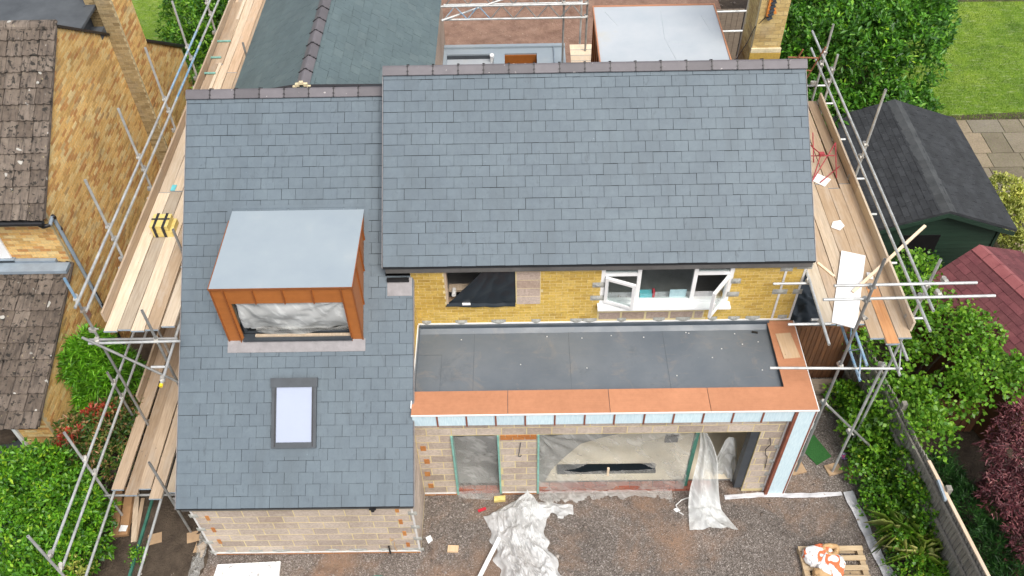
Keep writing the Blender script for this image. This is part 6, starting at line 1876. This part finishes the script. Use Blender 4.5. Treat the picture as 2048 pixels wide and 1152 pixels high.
b1 = bag('cement_bag', (11.42, -.20, .125), (.24, .17, .09), .25, 'crumpled white and orange bag at the upper left of the pallet', M['bag'], 3)
b2 = bag('cement_bag', (11.62, -.40, .125), (.21, .20, .10), 1.1, 'white bag with orange print in the middle of the pallet', M['bag'], 12)
b3 = bag('cement_bag', (11.48, -.62, .125), (.22, .10, .08), -.5, 'rolled brown kraft bag at the lower edge of the pallet pile', M['kraft'], 21)
def f(u, v):
    a = u * 2 * math.pi; b = v * 2 * math.pi
    r0 = .12 + .015 * math.sin(3 * a); r1 = .055 + .012 * ns(math.cos(a) * 2, math.sin(a) * 2, v * 3)
    return (11.66 + (r0 + r1 * math.cos(b)) * math.cos(a), -.12 + (r0 * .8 + r1 * math.cos(b)) * math.sin(a), .21 + r1 * 1.6 * math.sin(b))
tag(grid(28, 12, f).build('torn_bag_mouth', M['kraft'], smooth=True), 'open brown mouth of a torn paper bag at the top of the pile', 'bag', 'cement bags on the pallet')

# geotextile strips at the yard edge
def strip(pts, width, label, seed):
    P = [Vector((*p, 0)) for p in pts]
    L_ = [0]
    for a, b in zip(P[:-1], P[1:]): L_.append(L_[-1] + (b - a).length)
    def f(u, v):
        s = u * L_[-1]
        k = max(i for i in range(len(L_)) if L_[i] <= s + 1e-9); k = min(k, len(P) - 2)
        t = (s - L_[k]) / (L_[k + 1] - L_[k]); p = P[k].lerp(P[k + 1], t); d = (P[k + 1] - P[k]).normalized()
        n = Vector((-d.y, d.x, 0))
        q = p + n * ((v - .5) * width * (1 + .35 * ns(s * 2.5, seed, v)))
        return (q.x, q.y, .016 + .018 * (1 + ns(s * 5, v * 3, seed)))
    o = grid(60, 6, f).build('geotextile', M['geo'], smooth=True)
    return tag(o, label, 'geotextile')
strip([(9.95, 1.10), (10.6, 1.15), (11.4, 1.12), (12.25, 1.15)], .10, 'narrow strip of white geotextile along the base of the extension', 2)
strip([(12.38, 1.20), (12.45, .80), (12.52, .30), (12.60, -.20), (12.74, -.7), (12.85, -1.4)], .20, 'white geotextile edge between the gravel yard and the ivy', 5)

# boards and bits on the gravel
def fpoly(*a, **k): return flat_poly(*a, **k)
fpoly('polystyrene_board', [(.29, -.18), (1.46, -.13), (1.52, -.95), (.22, -.98)], .02, .05, M['polyst'], 'scuffed white board lying on the gravel before the left wing', 'board')
m = MB(); a, b = Vector((5.55, .26, .12)), Vector((5.16, -.55, .08)); d = (b - a).normalized(); m.mbox(frame_M((a + b) / 2, d, Vector((0, 0, 1)).cross(d), (0, 0, 1), (b - a).length, .075, .03)); tag(m.build('white_batten', M['white']), 'white plastic batten leaning on the left of the plastic heap', 'batten')
fpoly('wood_block', [(4.58, .16), (4.78, .15), (4.77, .02), (4.57, .03)], .012, .05, M['ply'], 'square pale plywood offcut on the gravel beside the left wing', 'offcut')
fpoly('timber_block', [(5.44, 1.16), (5.66, 1.18), (5.66, 1.08), (5.44, 1.06)], .012, .07, M['yellow'], 'small yellow timber block lying below the doorway sheet', 'block')
fpoly('red_packet', [(5.12, .90), (5.27, .96), (5.29, .91), (5.14, .85)], .014, .02, M['redp'], 'small red packet lying on the gravel before the doorway', 'packet')
fpoly('paper', [(4.14, .33), (4.23, .38), (4.28, .28), (4.20, .21)], .014, .02, M['paper'], 'crumpled pale scrap against the corner of the left wing', 'scrap')
fpoly('paper', [(8.92, .86), (9.0, .90), (9.05, .83), (8.97, .80)], .014, .02, M['paper'], 'small white scrap left of the trailing plastic drape', 'scrap')
fpoly('green_mat', [(11.70, 2.17), (12.02, 2.52), (12.26, 2.0), (11.92, 1.80)], .018, .012, M['turf_mat'], 'green artificial turf mat by the right corner', 'mat')
m = MB(); 
me = bmesh.new(); bmesh.ops.create_icosphere(me, subdivisions=2, radius=.075); m_ = bpy.data.meshes.new('ball'); me.to_mesh(m_); me.free(); m_.materials.append(gmat('patterned_ball', [(.4, (.7, .7, .72)), (.5, (.12, .08, .4)), (.6, (.6, .1, .2))], .4, 14, bmp=None)); o = bpy.data.objects.new('ball', m_); link(o, None, (12.50, 1.97, .08)); tag(o, 'small patterned ball near the ivy and the scaffold foot', 'ball')
for i, (x, y) in enumerate(((12.58, 1.72), (12.66, 1.98), (12.5, 1.55))):
    m = MB(); m.mbox(frame_M((x, y, .04), (.9, .4, 0), (-.4, .9, 0), (0, 0, 1), .12, .08, .07)); tag(m.build('broken_brick', M['brick_red'] if i != 1 else M['flag']), ('broken red brick piece right of the ball', 'pale stone lump beside the ivy edge', 'broken red brick nearest the gravel yard')[i], 'brick', 'rubble by the ivy')
def f(u, v): return (11.85 + u * .22, 2.62 + v * .15, .03 + .06 * max(0, ridged(u * 3, v * 3, 95)))
tag(grid(12, 10, f).build('plastic_scrap', M['sheet_w'], smooth=True), 'white plastic scrap on the ground right of the orange coping', 'scrap')
m = MB(); m.path([(9.28, 1.12, .03), (9.1, 1.05, .05), (8.98, .95, .03), (9.02, .8, .03), (9.1, .74, .03)], .012, 6); tag(m.build('cord', M['bead']), 'white cord looping on the gravel by the drape', 'cord')
m = MB(); m.path([(3.3 + .16 * math.cos(a * .5) * (1 + .02 * a), -.55 + .14 * math.sin(a * .5), .03) for a in range(0, 24)], .008, 5); m.path([(2.9 + .2 * math.cos(a * .5), -.62 + .12 * math.sin(a * .5), .03) for a in range(0, 9)], .008, 5); tag(m.build('wire_coil', M['green_r']), 'loose dark wire coil on the gravel below the left wing', 'wire')

tag(bag('sack', (-4.72, 2.75, .02), (.22, .18, .12), .4, 'brown sack lying on the dark drive beneath the tiled roof edge', M['bark'], 33, None))
# timber store under the lower left lift
for i, (a, b, mt, wd) in enumerate((((-1.95, 1.35, .25), (-1.78, .38, .12), 'carton', .16), ((-1.72, 1.35, .25), (-1.62, .40, .12), 'carton', .16), ((-1.62, 1.3, .14), (-1.42, .3, .06), 'board_old', .10), ((-1.48, 1.2, .10), (-1.40, .32, .05), 'board_old', .07))):
    a, b = Vector(a), Vector(b); d = (b - a).normalized(); s_ = Vector((0, 0, 1)).cross(d).normalized()
    m = MB(); m.mbox(frame_M((a + b) / 2, d, s_, d.cross(s_), (b - a).length, wd, .10 if i < 2 else .03))
    tag(m.build('timber_length' if i > 1 else 'carton', M[mt]), ('long brown carton nearest the laurel under the scaffold', 'long brown carton with white label under the scaffold', 'wider brown timber plank beside the cartons under the scaffold', 'thin brown timber plank nearest the green rail')[i], 'carton' if i < 2 else 'plank', 'timber and cartons under the left scaffold')
fpoly('label', [(-1.70, .44), (-1.56, .44), (-1.55, .56), (-1.69, .57)], .215, .004, M['paper'], 'white label sheet on the end of a brown carton', 'label')
tag(bx('green_rail', (-1.33, -.45, .03), (-1.28, 1.5, .08), M['green_r']), 'long dark green rail on the ground under the left scaffold', 'rail')
tag(bx('plywood_sheet', (-1.9, 1.55, .25), (-1.6, 2.3, .29), M['sleeper']), 'dark brown panel under the lower scaffold beside the shrubs', 'panel')
def f(u, v): return (-.15 + u * .22 - .05 * v, .42 - v * 1.3, .04 + .10 * max(0, ridged(u * 2, v * 5, 97)) + .25 * (1 - v) * (1 - v) * math.sin(u * 3))
tag(grid(14, 40, f).build('plastic_sheet', M['sheet'], smooth=True), 'twisted clear plastic beside the left corner of the block wall', 'plastic sheet')
fpoly('cardboard', [(-.22, .32), (-.02, .30), (-.05, -.02), (-.25, .02)], .016, .02, M['base_ply'], 'torn cardboard beside the foot of the left wall', 'cardboard')
tag(bx('garden_wall', (-14, -1.4, 0), (-4.6, -1.2, .5), M['brick_stock']), 'low brick wall beyond the laurel at the driveway', 'wall') if False else None
